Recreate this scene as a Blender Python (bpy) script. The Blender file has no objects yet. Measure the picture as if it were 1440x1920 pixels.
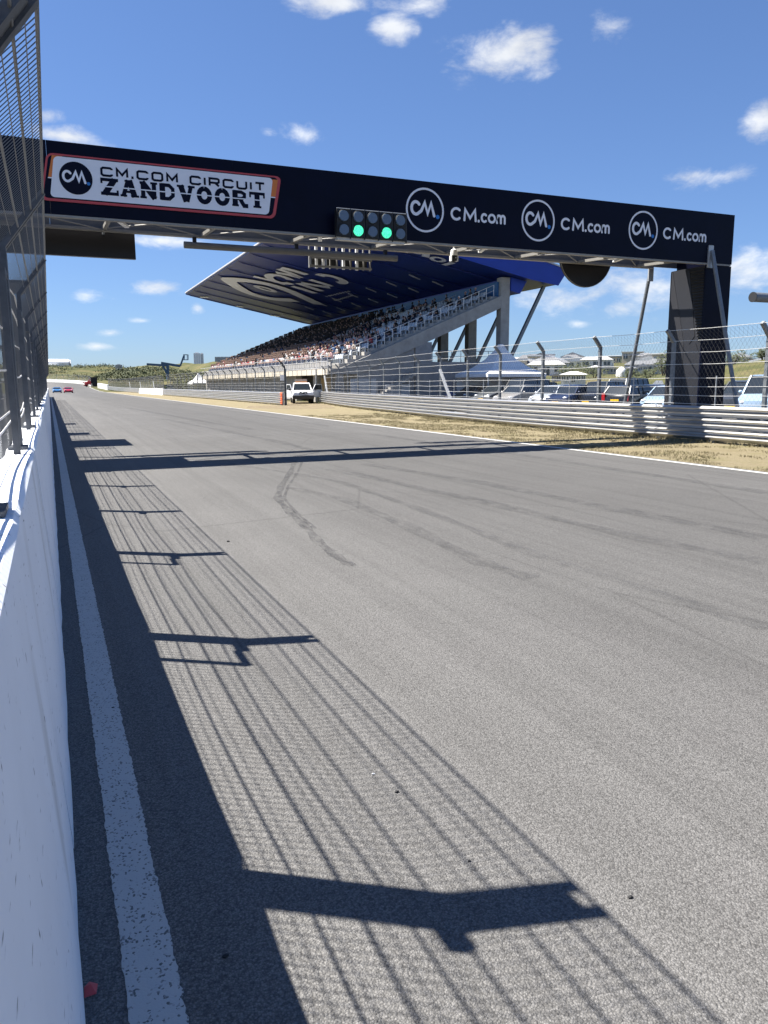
import bpy, math, random
from mathutils import Vector, Matrix, noise
random.seed(7)
sc = bpy.context.scene
col = sc.collection
R = math.radians
W, HH = 1440, 1920
# ------------------------------------------------------------------ camera
F, YAW, PITCH, ROLL, EYE = 1428.0, 23.40, 9.60, -0.36, 1.7
_y, _p, _r = R(YAW), R(PITCH), R(ROLL)
FWD = Vector((math.sin(_y)*math.cos(_p), math.cos(_y)*math.cos(_p), -math.sin(_p)))
_rt = Vector((math.cos(_y), -math.sin(_y), 0)); _up = _rt.cross(FWD)
RT = _rt*math.cos(_r) + _up*math.sin(_r); UP = -_rt*math.sin(_r) + _up*math.cos(_r)
CAM = Vector((0, 0, EYE))
def ray(x, y): return FWD + RT*((x-W/2)/F) - UP*((y-HH/2)/F)
def atY(x, y, Y): d = ray(x, y); return CAM + d*(Y/d.y)
def atX(x, y, X): d = ray(x, y); return CAM + d*(X/d.x)
def atZ(x, y, Z=0.0): d = ray(x, y); return CAM + d*((Z-EYE)/d.z)
def atD(x, y, D): d = ray(x, y); return CAM + d*(D/math.hypot(d.x, d.y))
cd = bpy.data.cameras.new('camera'); cam = bpy.data.objects.new('camera', cd); col.objects.link(cam)
cd.sensor_fit = 'VERTICAL'; cd.sensor_height = 36.0; cd.lens = F/HH*36.0; cd.clip_start = 0.02; cd.clip_end = 9000
cam.matrix_world = Matrix(((RT.x, UP.x, -FWD.x, CAM.x), (RT.y, UP.y, -FWD.y, CAM.y), (RT.z, UP.z, -FWD.z, CAM.z), (0, 0, 0, 1)))
sc.camera = cam
# ------------------------------------------------------------------ world, sun, exposure
SUN_DIR = Vector((-0.506, 0.34, 1.0)).normalized()          # towards the sun
SUN_ELEV = math.asin(SUN_DIR.z); SUN_AZ = math.atan2(SUN_DIR.x, SUN_DIR.y)
wd = bpy.data.worlds.new('World'); sc.world = wd; wd.use_nodes = True
nt = wd.node_tree; nt.nodes.clear(); N = nt.nodes.new; L = nt.links.new
wo = N('ShaderNodeOutputWorld'); bg = N('ShaderNodeBackground'); bg.inputs[1].default_value = 0.05
sky = N('ShaderNodeTexSky'); sky.sky_type = 'NISHITA'; sky.sun_disc = False
sky.sun_elevation = SUN_ELEV; sky.sun_rotation = SUN_AZ
sky.air_density = 1.0; sky.dust_density = 0.2; sky.ozone_density = 3.0; sky.altitude = 10
tc = N('ShaderNodeTexCoord')
def vmath(op, a, b=None):
    n = N('ShaderNodeVectorMath'); n.operation = op
    for i, s in enumerate((a, b)):
        if s is None: continue
        if hasattr(s, 'node'): L(s, n.inputs[i])
        else: n.inputs[i].default_value = s
    return n.outputs['Value'] if op in ('DOT_PRODUCT', 'LENGTH') else n.outputs[0]
def smath(op, a, b=None, clamp=False):
    n = N('ShaderNodeMath'); n.operation = op; n.use_clamp = clamp
    for i, s in enumerate((a, b)):
        if s is None: continue
        if hasattr(s, 'node'): L(s, n.inputs[i])
        else: n.inputs[i].default_value = s
    return n.outputs[0]
VEC = vmath('NORMALIZE', tc.outputs['Generated'])
# clouds: (photo x, y, half width, half height, density)
CL = [(945, 105, 118, 60, 1), (965, 85, 70, 34, .9), (733, 52, 46, 30, .95), (640, 4, 125, 24, 1), (805, 3, 70, 22, .9), (1130, 50, 44, 38, .48),
      (1432, 225, 48, 50, 1), (566, 254, 52, 24, .85), (122, 256, 95, 20, 1), (90, 218, 28, 16, .7), (165, 553, 54, 15, .85),
      (290, 542, 66, 17, .9), (205, 625, 36, 10, .85), (180, 649, 42, 10, .85), (265, 602, 30, 8, .7), (370, 581, 16, 13, .6),
      (300, 451, 90, 18, .95), (1010, 556, 110, 50, 1.0), (1200, 540, 120, 62, 1.0), (1170, 580, 100, 34, .9), (1415, 510, 90, 54, .95),
      (1355, 330, 110, 24, .66), (1090, 606, 34, 10, .7), (505, 250, 26, 12, .55), (1330, 620, 60, 20, .5),
      (-330, 120, 190, 70, 1), (-700, 420, 160, 50, .9), (1900, 300, 170, 60, 1), (2300, 60, 150, 80, 1), (1750, -250, 170, 80, 1), (400, -420, 210, 90, 1), (-200, -380, 150, 70, 1), (2700, 480, 300, 60, 1)]
dirs = [(ray(x, y).normalized(), w, h, d) for x, y, w, h, d in CL]
for k in range(9):                                        # the same fair-weather clouds all round the sky
    a = R(115 + k*27 + random.uniform(-6, 6)); e = R(random.uniform(6, 48))
    dirs.append((Vector((math.sin(a+_y)*math.cos(e), math.cos(a+_y)*math.cos(e), math.sin(e))), random.uniform(80, 240), random.uniform(25, 80), 1))
mask = None
for d, w, h, den in dirs:
    rt = d.cross(Vector((0, 0, 1))).normalized(); u2 = rt.cross(d); sx = F*1.12
    q = N('ShaderNodeMapping'); q.vector_type = 'TEXTURE'; L(VEC, q.inputs[0])
    q.inputs['Location'].default_value = d; q.inputs['Rotation'].default_value = Matrix((rt, u2, -d)).transposed().to_euler(); q.inputs['Scale'].default_value = (1.25*w/sx, 1.25*h/sx, 1.25*max(w, h)/sx)
    m = N('ShaderNodeTexGradient'); m.gradient_type = 'SPHERICAL'; L(q.outputs[0], m.inputs[0])
    o_ = m.outputs['Fac'] if den > .9 else smath('MULTIPLY', m.outputs['Fac'], den)
    mask = o_ if mask is None else smath('MAXIMUM', mask, o_)
mp = N('ShaderNodeMapping'); L(VEC, mp.inputs[0]); mp.inputs['Scale'].default_value = (1, 1, 2.0)
n1 = N('ShaderNodeTexNoise'); L(mp.outputs[0], n1.inputs['Vector']); n1.inputs['Scale'].default_value = 14; n1.inputs['Detail'].default_value = 8; n1.inputs['Roughness'].default_value = .61; n1.inputs['Distortion'].default_value = .2
n2 = N('ShaderNodeTexNoise'); L(mp.outputs[0], n2.inputs['Vector']); n2.inputs['Scale'].default_value = 9; n2.inputs['Detail'].default_value = 6
dens = smath('ADD', mask, smath('MULTIPLY', smath('SUBTRACT', n1.outputs['Fac'], .5), 2.3))
live = smath('MULTIPLY', mask, 7.0, True)
mr = N('ShaderNodeMapRange'); mr.interpolation_type = 'SMOOTHSTEP'; L(dens, mr.inputs[0]); mr.inputs[1].default_value = .25; mr.inputs[2].default_value = 1.15; mr.inputs[3].default_value = 0; mr.inputs[4].default_value = .94
cf = smath('MULTIPLY', mr.outputs[0], live)
shade = N('ShaderNodeMapRange'); L(n2.outputs['Fac'], shade.inputs[0]); shade.inputs[1].default_value = .35; shade.inputs[2].default_value = .65; shade.inputs[3].default_value = 6.2; shade.inputs[4].default_value = 8.2
cc = N('ShaderNodeCombineColor'); L(smath('MULTIPLY', shade.outputs[0], .955), cc.inputs[0]); L(smath('MULTIPLY', shade.outputs[0], .985), cc.inputs[1]); L(smath('MULTIPLY', shade.outputs[0], 1.03), cc.inputs[2])
gm = N('ShaderNodeGamma'); L(sky.outputs[0], gm.inputs[0]); gm.inputs[1].default_value = .80
tint = vmath('MULTIPLY', gm.outputs[0], (.78, 1.01, 1.44))
mx = N('ShaderNodeMix'); mx.data_type = 'RGBA'; L(cf, mx.inputs[0]); L(tint, mx.inputs[6]); L(cc.outputs[0], mx.inputs[7])
L(mx.outputs[2], bg.inputs[0]); L(bg.outputs[0], wo.inputs[0])
sl = bpy.data.lights.new('sun', 'SUN'); sl.energy = 5.0; sl.angle = R(.53); sl.color = (1.0, .95, .87)
so = bpy.data.objects.new('sun', sl); col.objects.link(so); so.location = (-30, 20, 60)
so.rotation_euler = (-SUN_DIR).to_track_quat('-Z', 'Y').to_euler()
vs = sc.view_settings; vs.view_transform = 'Standard'; vs.look = 'None'; vs.exposure = 1.48; vs.gamma = 1.0; vs.use_curve_mapping = False
sc.render.engine = 'CYCLES'

# ------------------------------------------------------------------ materials
def mat(name, c, rough=.6, metal=0.0, var=.0, vs_=8.0, bump=0.0, bs=60.0, spec=.5, emit=None, c2=None, stretch=(1, 1, 1), detail=5, trans=0.0, coat=0.0):
    m = bpy.data.materials.new(name); m.use_nodes = True
    t = m.node_tree; b = t.nodes['Principled BSDF']; n = t.nodes.new; l = t.links.new
    b.inputs['Base Color'].default_value = (*c, 1); b.inputs['Roughness'].default_value = rough; b.inputs['Metallic'].default_value = metal
    b.inputs['Specular IOR Level'].default_value = spec
    if trans: b.inputs['Transmission Weight'].default_value = trans
    if coat: b.inputs['Coat Weight'].default_value = coat
    if emit: b.inputs['Emission Color'].default_value = (*emit[:3], 1); b.inputs['Emission Strength'].default_value = emit[3]
    if var or c2 or bump:
        g = n('ShaderNodeTexCoord'); mpp = n('ShaderNodeMapping'); l(g.outputs['Object'], mpp.inputs[0]); mpp.inputs['Scale'].default_value = stretch
    if var or c2:
        nz = n('ShaderNodeTexNoise'); l(mpp.outputs[0], nz.inputs['Vector']); nz.inputs['Scale'].default_value = vs_; nz.inputs['Detail'].default_value = detail; nz.inputs['Roughness'].default_value = .65
        cr = n('ShaderNodeValToRGB'); l(nz.outputs['Fac'], cr.inputs[0])
        ca = tuple(max(0, v*(1-var)) for v in c); cb = c2 or tuple(min(1, v*(1+var)) for v in c)
        cr.color_ramp.elements[0].position = .32; cr.color_ramp.elements[1].position = .68
        cr.color_ramp.elements[0].color = (*(c if c2 else ca), 1); cr.color_ramp.elements[1].color = (*cb, 1)
        l(cr.outputs[0], b.inputs['Base Color'])
    if bump:
        nb = n('ShaderNodeTexNoise'); l(mpp.outputs[0], nb.inputs['Vector']); nb.inputs['Scale'].default_value = bs; nb.inputs['Detail'].default_value = 4
        bp = n('ShaderNodeBump'); bp.inputs['Strength'].default_value = bump; bp.inputs['Distance'].default_value = .02; l(nb.outputs['Fac'], bp.inputs['Height']); l(bp.outputs[0], b.inputs['Normal'])
    return m
M = {}
def asphalt(name, base, streaks=True):
    m = bpy.data.materials.new(name); m.use_nodes = True; t = m.node_tree; b = t.nodes['Principled BSDF']; n = t.nodes.new; l = t.links.new
    g = n('ShaderNodeTexCoord'); P = g.outputs['Object']
    def nz(scale, det, st=(1, 1, 1), rough=.6):
        mp_ = n('ShaderNodeMapping'); l(P, mp_.inputs[0]); mp_.inputs['Scale'].default_value = st
        x = n('ShaderNodeTexNoise'); l(mp_.outputs[0], x.inputs['Vector']); x.inputs['Scale'].default_value = scale; x.inputs['Detail'].default_value = det; x.inputs['Roughness'].default_value = rough; return x.outputs['Fac']
    def rng(v, a, b_, c, d):
        x = n('ShaderNodeMapRange'); l(v, x.inputs[0]); 
        for i, q in enumerate((a, b_, c, d)): x.inputs[i+1].default_value = q
        return x.outputs[0]
    def mul(a, b_):
        x = n('ShaderNodeMath'); x.operation = 'MULTIPLY'
        for i, s in enumerate((a, b_)):
            if hasattr(s, 'node'): l(s, x.inputs[i])
            else: x.inputs[i].default_value = s
        return x.outputs[0]
    vo = n('ShaderNodeTexVoronoi'); l(P, vo.inputs['Vector']); vo.inputs['Scale'].default_value = 150
    sep = n('ShaderNodeSeparateColor'); l(vo.outputs['Color'], sep.inputs[0])
    grain = rng(sep.outputs[0], 0, 1, .70, 1.33)
    edge = rng(vo.outputs['Distance'], .15, .8, 1.10, .66)
    f = mul(mul(grain, edge), rng(nz(.55, 5), .3, .7, .95, 1.05))
    f = mul(f, rng(nz(60, 3), .25, .75, .8, 1.2))
    if streaks:
        f = mul(f, rng(nz(1.0, 6, (1.5, .035, 1), .7), .34, .7, 1.04, .92))
        f = mul(f, rng(nz(1.0, 4, (.42, .012, 1), .6), .38, .62, 1.03, .93))
        f = mul(f, rng(nz(1.0, 5, (5.0, .05, 1), .7), .45, .75, 1.02, .84))
        sx_ = n('ShaderNodeSeparateXYZ'); l(P, sx_.inputs[0])                 # darker lane along the middle, paler towards both sides
        wv = n('ShaderNodeMath'); wv.operation = 'ADD'; l(sx_.outputs[0], wv.inputs[0]); l(rng(nz(.25, 4), 0, 1, -2.2, 2.2), wv.inputs[1])
        f = mul(f, rng(wv.outputs[0], 1.0, 6.0, 1.06, .80)); f = mul(f, rng(wv.outputs[0], 9.0, 11.5, 1.0, 1.12))
        cr_ = n('ShaderNodeTexVoronoi'); cr_.feature = 'DISTANCE_TO_EDGE'; mp2 = n('ShaderNodeMapping'); l(P, mp2.inputs[0]); mp2.inputs['Scale'].default_value = (1, .35, 1); l(mp2.outputs[0], cr_.inputs['Vector']); cr_.inputs['Scale'].default_value = .22
        f = mul(f, rng(cr_.outputs['Distance'], 0, .0035, .80, 1.0))
    cb = n('ShaderNodeCombineColor')
    for i in range(3): l(mul(f, base[i]), cb.inputs[i])
    l(cb.outputs[0], b.inputs['Base Color']); b.inputs['Roughness'].default_value = .85; b.inputs['Specular IOR Level'].default_value = .15
    bp = n('ShaderNodeBump'); bp.inputs['Strength'].default_value = .75; bp.inputs['Distance'].default_value = .006; bp.invert = True
    ad = n('ShaderNodeMath'); ad.operation = 'ADD'; l(vo.outputs['Distance'], ad.inputs[0]); l(nz(180, 2), ad.inputs[1])
    l(ad.outputs[0], bp.inputs['Height']); l(bp.outputs[0], b.inputs['Normal']); return m
M['asphalt'] = asphalt('track_asphalt', (.142, .139, .135))
M['carpark'] = asphalt('car_park_surface', (.11, .104, .095), False)
def painted_line(name, c, wear):
    m = mat(name, c, .7); t = m.node_tree; b = t.nodes['Principled BSDF']; n = t.nodes.new; l = t.links.new
    g = n('ShaderNodeTexCoord'); vo = n('ShaderNodeTexVoronoi'); l(g.outputs['Object'], vo.inputs['Vector']); vo.inputs['Scale'].default_value = 140
    nz = n('ShaderNodeTexNoise'); l(g.outputs['Object'], nz.inputs['Vector']); nz.inputs['Scale'].default_value = 11; nz.inputs['Detail'].default_value = 8; nz.inputs['Roughness'].default_value = .75
    s = n('ShaderNodeSeparateColor'); l(vo.outputs['Color'], s.inputs[0])
    a = n('ShaderNodeMath'); a.operation = 'ADD'; l(nz.outputs['Fac'], a.inputs[0]); l(s.outputs[1], a.inputs[1])
    r = n('ShaderNodeValToRGB'); l(a.outputs[0], r.inputs[0])
    r.color_ramp.elements[0].position = wear; r.color_ramp.elements[1].position = wear+.12
    r.color_ramp.elements[0].color = (.11, .108, .105, 1); r.color_ramp.elements[1].color = (*c, 1)
    l(r.outputs[0], b.inputs['Base Color'])
    bp = n('ShaderNodeBump'); bp.inputs['Strength'].default_value = .5; bp.inputs['Distance'].default_value = .004; bp.invert = True; l(vo.outputs['Distance'], bp.inputs['Height']); l(bp.outputs[0], b.inputs['Normal'])
    return m
M['line'] = painted_line('worn_white_line', (.42, .42, .405), .53)
M['line2'] = painted_line('edge_line', (.52, .51, .48), .42)
M['rubber'] = mat('rubber_mark', (.045, .045, .047), .75)
def fade(m, amount, scale, st=(1, 1, 1)):
    t = m.node_tree; b = t.nodes['Principled BSDF']; n = t.nodes.new; l = t.links.new
    g = n('ShaderNodeTexCoord'); mp_ = n('ShaderNodeMapping'); l(g.outputs['Object'], mp_.inputs[0]); mp_.inputs['Scale'].default_value = st
    nz = n('ShaderNodeTexNoise'); l(mp_.outputs[0], nz.inputs['Vector']); nz.inputs['Scale'].default_value = scale; nz.inputs['Detail'].default_value = 6; nz.inputs['Roughness'].default_value = .8
    r = n('ShaderNodeMapRange'); l(nz.outputs['Fac'], r.inputs[0]); r.inputs[1].default_value = .4; r.inputs[2].default_value = .7; r.inputs[3].default_value = 0; r.inputs[4].default_value = amount
    l(r.outputs[0], b.inputs['Alpha']); return m
fade(M['rubber'], .36, 5, (1, .5, 1))
M['wall'] = mat('white_wall_paint', (.86, .88, .91), .6, var=.03, vs_=2.2, spec=.25)
def scuffed(m):
    t = m.node_tree; b = t.nodes['Principled BSDF']; n = t.nodes.new; l = t.links.new; src = b.inputs['Base Color'].links[0].from_socket
    g = n('ShaderNodeNewGeometry'); col_ = src
    for st, sc_, lo, hi, cdark in (((1, 9, 60), 1.0, .665, .74, (.16, .16, .17)), ((1, 2.2, .6), 1.0, .60, .80, (.55, .55, .54)), ((1, 30, 14), 1.0, .69, .73, (.05, .05, .055))):
        mp_ = n('ShaderNodeMapping'); l(g.outputs['Position'], mp_.inputs[0]); mp_.inputs['Scale'].default_value = st
        z = n('ShaderNodeTexNoise'); l(mp_.outputs[0], z.inputs['Vector']); z.inputs['Scale'].default_value = sc_; z.inputs['Detail'].default_value = 5
        r = n('ShaderNodeMapRange'); l(z.outputs['Fac'], r.inputs[0]); r.inputs[1].default_value = lo; r.inputs[2].default_value = hi
        x = n('ShaderNodeMix'); x.data_type = 'RGBA'; l(r.outputs[0], x.inputs[0]); l(col_, x.inputs[6]); x.inputs[7].default_value = (*cdark, 1); col_ = x.outputs[2]
    l(col_, b.inputs['Base Color'])
scuffed(M['wall'])
M['concrete'] = mat('concrete', (.33, .315, .29), .85, var=.16, vs_=1.6, bump=.25, bs=25)
M['concrete_dark'] = mat('grey_blockwork', (.27, .265, .26), .85, var=.15, vs_=2.2, bump=.2, bs=20)
M['cream'] = mat('cream_fascia', (.52, .47, .38), .75, var=.06, vs_=2)
M['galv'] = mat('galvanised_steel', (.42, .43, .435), .5, .55, var=.14, vs_=9, spec=.5)
M['steel'] = mat('grey_fence_steel', (.20, .215, .23), .55, .5, var=.15, vs_=14)
M['wire'] = mat('fence_wire', (.15, .15, .15), .5, .5); M['fsteel'] = mat('dark_fence_steel', (.085, .092, .105), .55, .4, var=.2, vs_=14)
M['cable'] = mat('bright_cable', (.66, .65, .63), .42, .3)
M['rail'] = mat('guardrail_steel', (.47, .468, .46), .36, .85, var=.10, vs_=3, stretch=(1, .3, 3), spec=.5)
M['orange'] = mat('orange_paint', (.80, .16, .045), .5, var=.08)
M['navy'] = mat('navy_cladding', (.0015, .0026, .013), .45, var=.2, vs_=1.5, spec=.12, bump=.08, bs=2.5)
M['inner'] = mat('gantry_inside_steel', (.17, .165, .155), .7, .1, var=.12, vs_=2)
M['chord'] = mat('gantry_chord_steel', (.25, .24, .22), .6, .2, var=.1)
M['column'] = mat('dark_column_panel', (.010, .011, .016), .6, var=.15, vs_=1.2)
M['columnb'] = mat('grey_column_panel', (.012, .0125, .017), .65, var=.12, vs_=1.5)
M['black'] = mat('matt_black', (.007, .007, .008), .6)
M['screen'] = mat('board_black', (.006, .005, .008), .4)
M['print_white'] = mat('print_white', (.72, .74, .80), .5)
M['print_navy'] = mat('print_navy', (.0025, .004, .016), .5, spec=.12)
M['print_red'] = mat('print_red', (.46, .055, .065), .5)
M['print_orange'] = mat('print_orange', (.60, .17, .03), .5)
M['print_blue'] = mat('print_blue', (.01, .16, .50), .5)
M['lamp_off'] = mat('lamp_lens_off', (.10, .14, .20), .25, var=.12, vs_=60)
def lamp_on():
    m = mat('lamp_lens_green', (.02, .45, .25), .3); t = m.node_tree; b = t.nodes['Principled BSDF']; n = t.nodes.new; l = t.links.new
    g = n('ShaderNodeTexCoord'); vo = n('ShaderNodeTexVoronoi'); l(g.outputs['Object'], vo.inputs['Vector']); vo.inputs['Scale'].default_value = 55
    r = n('ShaderNodeValToRGB'); l(vo.outputs['Distance'], r.inputs[0]); r.color_ramp.elements[0].position = .2; r.color_ramp.elements[1].position = .75
    r.color_ramp.elements[0].color = (.10, .78, .42, 1); r.color_ramp.elements[1].color = (.01, .33, .17, 1)
    l(r.outputs[0], b.inputs['Emission Color']); b.inputs['Emission Strength'].default_value = .75; return m
M['lamp_on'] = lamp_on()
M['roof_blue'] = mat('roof_blue', (.005, .036, .33), .45, var=.06, vs_=.7)
M['soffit'] = mat('roof_soffit_navy', (.009, .026, .18), .42, var=.12, vs_=.5)
M['soffit_text'] = mat('soffit_lettering', (.62, .66, .74), .6)
M['trim'] = mat('roof_edge_trim', (.50, .51, .56), .5)
M['backpanel'] = mat('blue_back_panel', (.03, .13, .30), .5, var=.08)
M['seat'] = mat('seat_plastic', (.50, .54, .58), .5)
M['tent'] = mat('tent_canvas', (.82, .81, .80), .75, var=.04, vs_=2)
M['white'] = mat('white_paint', (.80, .80, .79), .45)
M['carwhite'] = mat('car_paint_white', (.80, .80, .80), .25, coat=.5)
M['glass'] = mat('dark_car_glass', (.02, .026, .032), .08, spec=.8)
M['window'] = mat('house_window', (.05, .065, .08), .12, spec=.8)
M['farwindow'] = mat('hazed_window', (.38, .41, .46), .4); M['tyre'] = mat('tyre_rubber', (.018, .018, .019), .8)  # far panes paled, distance haze mixed into their colour
M['rim'] = mat('wheel_rim', (.45, .46, .48), .35, .8)
M['plastic'] = mat('black_plastic', (.022, .023, .026), .55)
M['lampglass'] = mat('headlamp_glass', (.62, .64, .66), .12, spec=.9)
M['taillight'] = mat('tail_lamp', (.38, .012, .016), .2)
M['plate'] = mat('yellow_number_plate', (.85, .50, .02), .5)
M['amber'] = mat('amber_light_bar', (.62, .22, .05), .35)
M['redpaint'] = mat('red_paint', (.52, .03, .035), .35)
M['bluepaint'] = mat('blue_paint', (.03, .14, .42), .35)
M['liftblue'] = mat('lift_blue', (.05, .10, .17), .5)
M['wood'] = mat('plywood', (.45, .33, .17), .75, var=.12)
def grassmat(name, a, b_, c_, s1, s2):
    m = bpy.data.materials.new(name); m.use_nodes = True; t = m.node_tree; b = t.nodes['Principled BSDF']; n = t.nodes.new; l = t.links.new
    g = n('ShaderNodeTexCoord')
    z1 = n('ShaderNodeTexNoise'); l(g.outputs['Object'], z1.inputs['Vector']); z1.inputs['Scale'].default_value = s1; z1.inputs['Detail'].default_value = 7; z1.inputs['Roughness'].default_value = .7
    z2 = n('ShaderNodeTexNoise'); l(g.outputs['Object'], z2.inputs['Vector']); z2.inputs['Scale'].default_value = s2; z2.inputs['Detail'].default_value = 6; z2.inputs['Roughness'].default_value = .8
    r1 = n('ShaderNodeValToRGB'); l(z1.outputs['Fac'], r1.inputs[0]); e = r1.color_ramp.elements
    e[0].position = .36; e[0].color = (*a, 1); e[1].position = .66; e[1].color = (*b_, 1); q = e.new(.5); q.color = (*c_, 1)
    mr_ = n('ShaderNodeMapRange'); l(z2.outputs['Fac'], mr_.inputs[0]); mr_.inputs[1].default_value = .25; mr_.inputs[2].default_value = .75; mr_.inputs[3].default_value = .55; mr_.inputs[4].default_value = 1.45
    mm = n('ShaderNodeVectorMath'); mm.operation = 'SCALE'; l(r1.outputs[0], mm.inputs[0]); l(mr_.outputs[0], mm.inputs['Scale'])
    l(mm.outputs[0], b.inputs['Base Color']); b.inputs['Roughness'].default_value = .95; b.inputs['Specular IOR Level'].default_value = .15
    bp = n('ShaderNodeBump'); bp.inputs['Strength'].default_value = .9; bp.inputs['Distance'].default_value = .05; l(z2.outputs['Fac'], bp.inputs['Height']); l(bp.outputs[0], b.inputs['Normal']); return m
M['verge'] = grassmat('dry_verge', (.198, .165, .096), (.188, .166, .088), (.232, .195, .122), .7, 22)
M['dirt'] = mat('sandy_dirt', (.26, .20, .135), .95, var=.14, vs_=3, bump=.4, bs=18)
fade(M['dirt'], 1.0, 1.2)
M['dune'] = grassmat('dune_grass', (.045, .055, .022), (.145, .12, .062), (.085, .085, .034), .12, 2.4)
M['blade'] = mat('dry_blades', (.23, .19, .11), .9, c2=(.175, .155, .075), vs_=1.2)
M['leaf'] = mat('scrub_leaves', (.035, .052, .018), .8, c2=(.085, .092, .032), vs_=.35)
M['bark'] = mat('bark', (.09, .07, .05), .9)
SHIRTS = [mat('shirt_black', (.010, .010, .013), .95), mat('shirt_navy', (.012, .017, .04), .95), mat('shirt_white', (.60, .59, .57), .9), mat('shirt_pink', (.52, .33, .32), .9),
          mat('shirt_red', (.36, .04, .04), .9), mat('shirt_tan', (.42, .36, .29), .9), mat('shirt_blue', (.10, .18, .36), .9), mat('shirt_grey', (.09, .09, .10), .9)]
SHIRT_N = ['black', 'navy', 'white', 'pale pink', 'red', 'tan', 'blue', 'grey']
M['skin'] = mat('skin', (.34, .215, .16), .75); M['hair'] = mat('hair', (.03, .02, .013), .8); M['denim'] = mat('denim', (.06, .075, .12), .9)

# ------------------------------------------------------------------ mesh builder
class MB:
    def __init__(s): s.v = []; s.f = []; s.m = []; s.cur = 0
    def add(s, vs_, fs):
        o = len(s.v); s.v += [tuple(p) for p in vs_]
        for f in fs: s.f.append(tuple(i+o for i in f)); s.m.append(s.cur)
        return s
    def box(s, x0, x1, y0, y1, z0, z1):
        return s.add([(x0, y0, z0), (x1, y0, z0), (x1, y1, z0), (x0, y1, z0), (x0, y0, z1), (x1, y0, z1), (x1, y1, z1), (x0, y1, z1)],
                     [(3, 2, 1, 0), (4, 5, 6, 7), (0, 1, 5, 4), (1, 2, 6, 5), (2, 3, 7, 6), (3, 0, 4, 7)])
    def bar(s, a, b, w, h, up=(0, 0, 1)):
        a = Vector(a); b = Vector(b); d = (b-a).normalized(); u = Vector(up)
        if abs(d.dot(u)) > .98: u = Vector((0, 1, 0))
        r = d.cross(u).normalized()*(w/2); t = r.cross(d).normalized()*(h/2)
        return s.add([a-r-t, a+r-t, a+r+t, a-r+t, b-r-t, b+r-t, b+r+t, b-r+t], [(3, 2, 1, 0), (4, 5, 6, 7), (0, 1, 5, 4), (1, 2, 6, 5), (2, 3, 7, 6), (3, 0, 4, 7)][:6])
    def tube(s, a, b, r0, r1=None, n=8, caps=True):
        return s.path([a, b], [r0, r0 if r1 is None else r1], n, caps)
    def path(s, pts, rad, n=6, caps=True):
        pts = [Vector(p) for p in pts]; k = len(pts); rad = rad if isinstance(rad, (list, tuple)) else [rad]*k
        vs_ = []; prev = None
        for i, p in enumerate(pts):
            d = (pts[min(i+1, k-1)]-pts[max(i-1, 0)]).normalized()
            if prev is None:
                u = Vector((0, 0, 1)) if abs(d.z) < .9 else Vector((1, 0, 0)); r = d.cross(u).normalized()
            else:
                r = (prev - d*prev.dot(d)).normalized()
            prev = r; t = d.cross(r)
            for j in range(n):
                a = 2*math.pi*j/n; vs_.append(p + (r*math.cos(a) + t*math.sin(a))*rad[i])
        fs = [(i*n+j, i*n+(j+1) % n, (i+1)*n+(j+1) % n, (i+1)*n+j) for i in range(k-1) for j in range(n)]
        if caps: fs += [tuple(reversed(range(n))), tuple((k-1)*n+j for j in range(n))]
        return s.add(vs_, fs)
    def prism(s, poly, axis, a, b):                       # polygon in the two other axes, extruded a..b
        n = len(poly)
        def P(u, v, w): return {'x': (w, u, v), 'y': (u, w, v), 'z': (u, v, w)}[axis]
        vs_ = [P(u, v, a) for u, v in poly] + [P(u, v, b) for u, v in poly]
        return s.add(vs_, [tuple(range(n)), tuple(range(2*n-1, n-1, -1))] + [(i, i+n, (i+1) % n+n, (i+1) % n) for i in range(n)])
    def ball(s, c, r, n=8, m=5, sq=(1, 1, 1)):
        vs_ = []
        for i in range(m+1):
            t = math.pi*i/m
            for j in range(n):
                a = 2*math.pi*j/n; vs_.append((c[0]+r*sq[0]*math.sin(t)*math.cos(a), c[1]+r*sq[1]*math.sin(t)*math.sin(a), c[2]+r*sq[2]*math.cos(t)))
        return s.add(vs_, [(i*n+j, (i+1)*n+j, (i+1)*n+(j+1) % n, i*n+(j+1) % n) for i in range(m) for j in range(n)])
    def disc(s, c, r, nrm, n=20, h=.01):
        nrm = Vector(nrm).normalized(); return s.tube(Vector(c)-nrm*h/2, Vector(c)+nrm*h/2, r, n=n)
    def loft(s, rings, caps=True):
        n = len(rings[0]); vs_ = [p for r in rings for p in r]
        fs = [(i*n+j, i*n+(j+1) % n, (i+1)*n+(j+1) % n, (i+1)*n+j) for i in range(len(rings)-1) for j in range(n)]
        if caps: fs += [tuple(reversed(range(n))), tuple((len(rings)-1)*n+j for j in range(n))]
        return s.add(vs_, fs)
    def build(s, name, mats, parent=None, loc=None, smooth=False):
        if not isinstance(mats, (list, tuple)): mats = [mats]
        if parent is not None: off = parent.matrix_basis.translation if parent.parent is None else Vector(parent['_o'])
        else:
            if loc is None:
                xs = [p[0] for p in s.v]; ys = [p[1] for p in s.v]; zs = [p[2] for p in s.v]
                loc = ((min(xs)+max(xs))/2, (min(ys)+max(ys))/2, min(zs))
            off = Vector(loc)
        me = bpy.data.meshes.new(name)
        me.from_pydata([(p[0]-off[0], p[1]-off[1], p[2]-off[2]) for p in s.v], [], s.f)
        for q in mats: me.materials.append(q)
        if len(mats) > 1: me.polygons.foreach_set('material_index', s.m)
        if smooth:
            me.polygons.foreach_set('use_smooth', [True]*len(s.f))
            me.set_sharp_from_angle(angle=R(38))
        me.update()
        o = bpy.data.objects.new(name, me); col.objects.link(o)
        if parent is not None: o.parent = parent; o['_o'] = tuple(off)
        else: o.location = off
        return o
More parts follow.
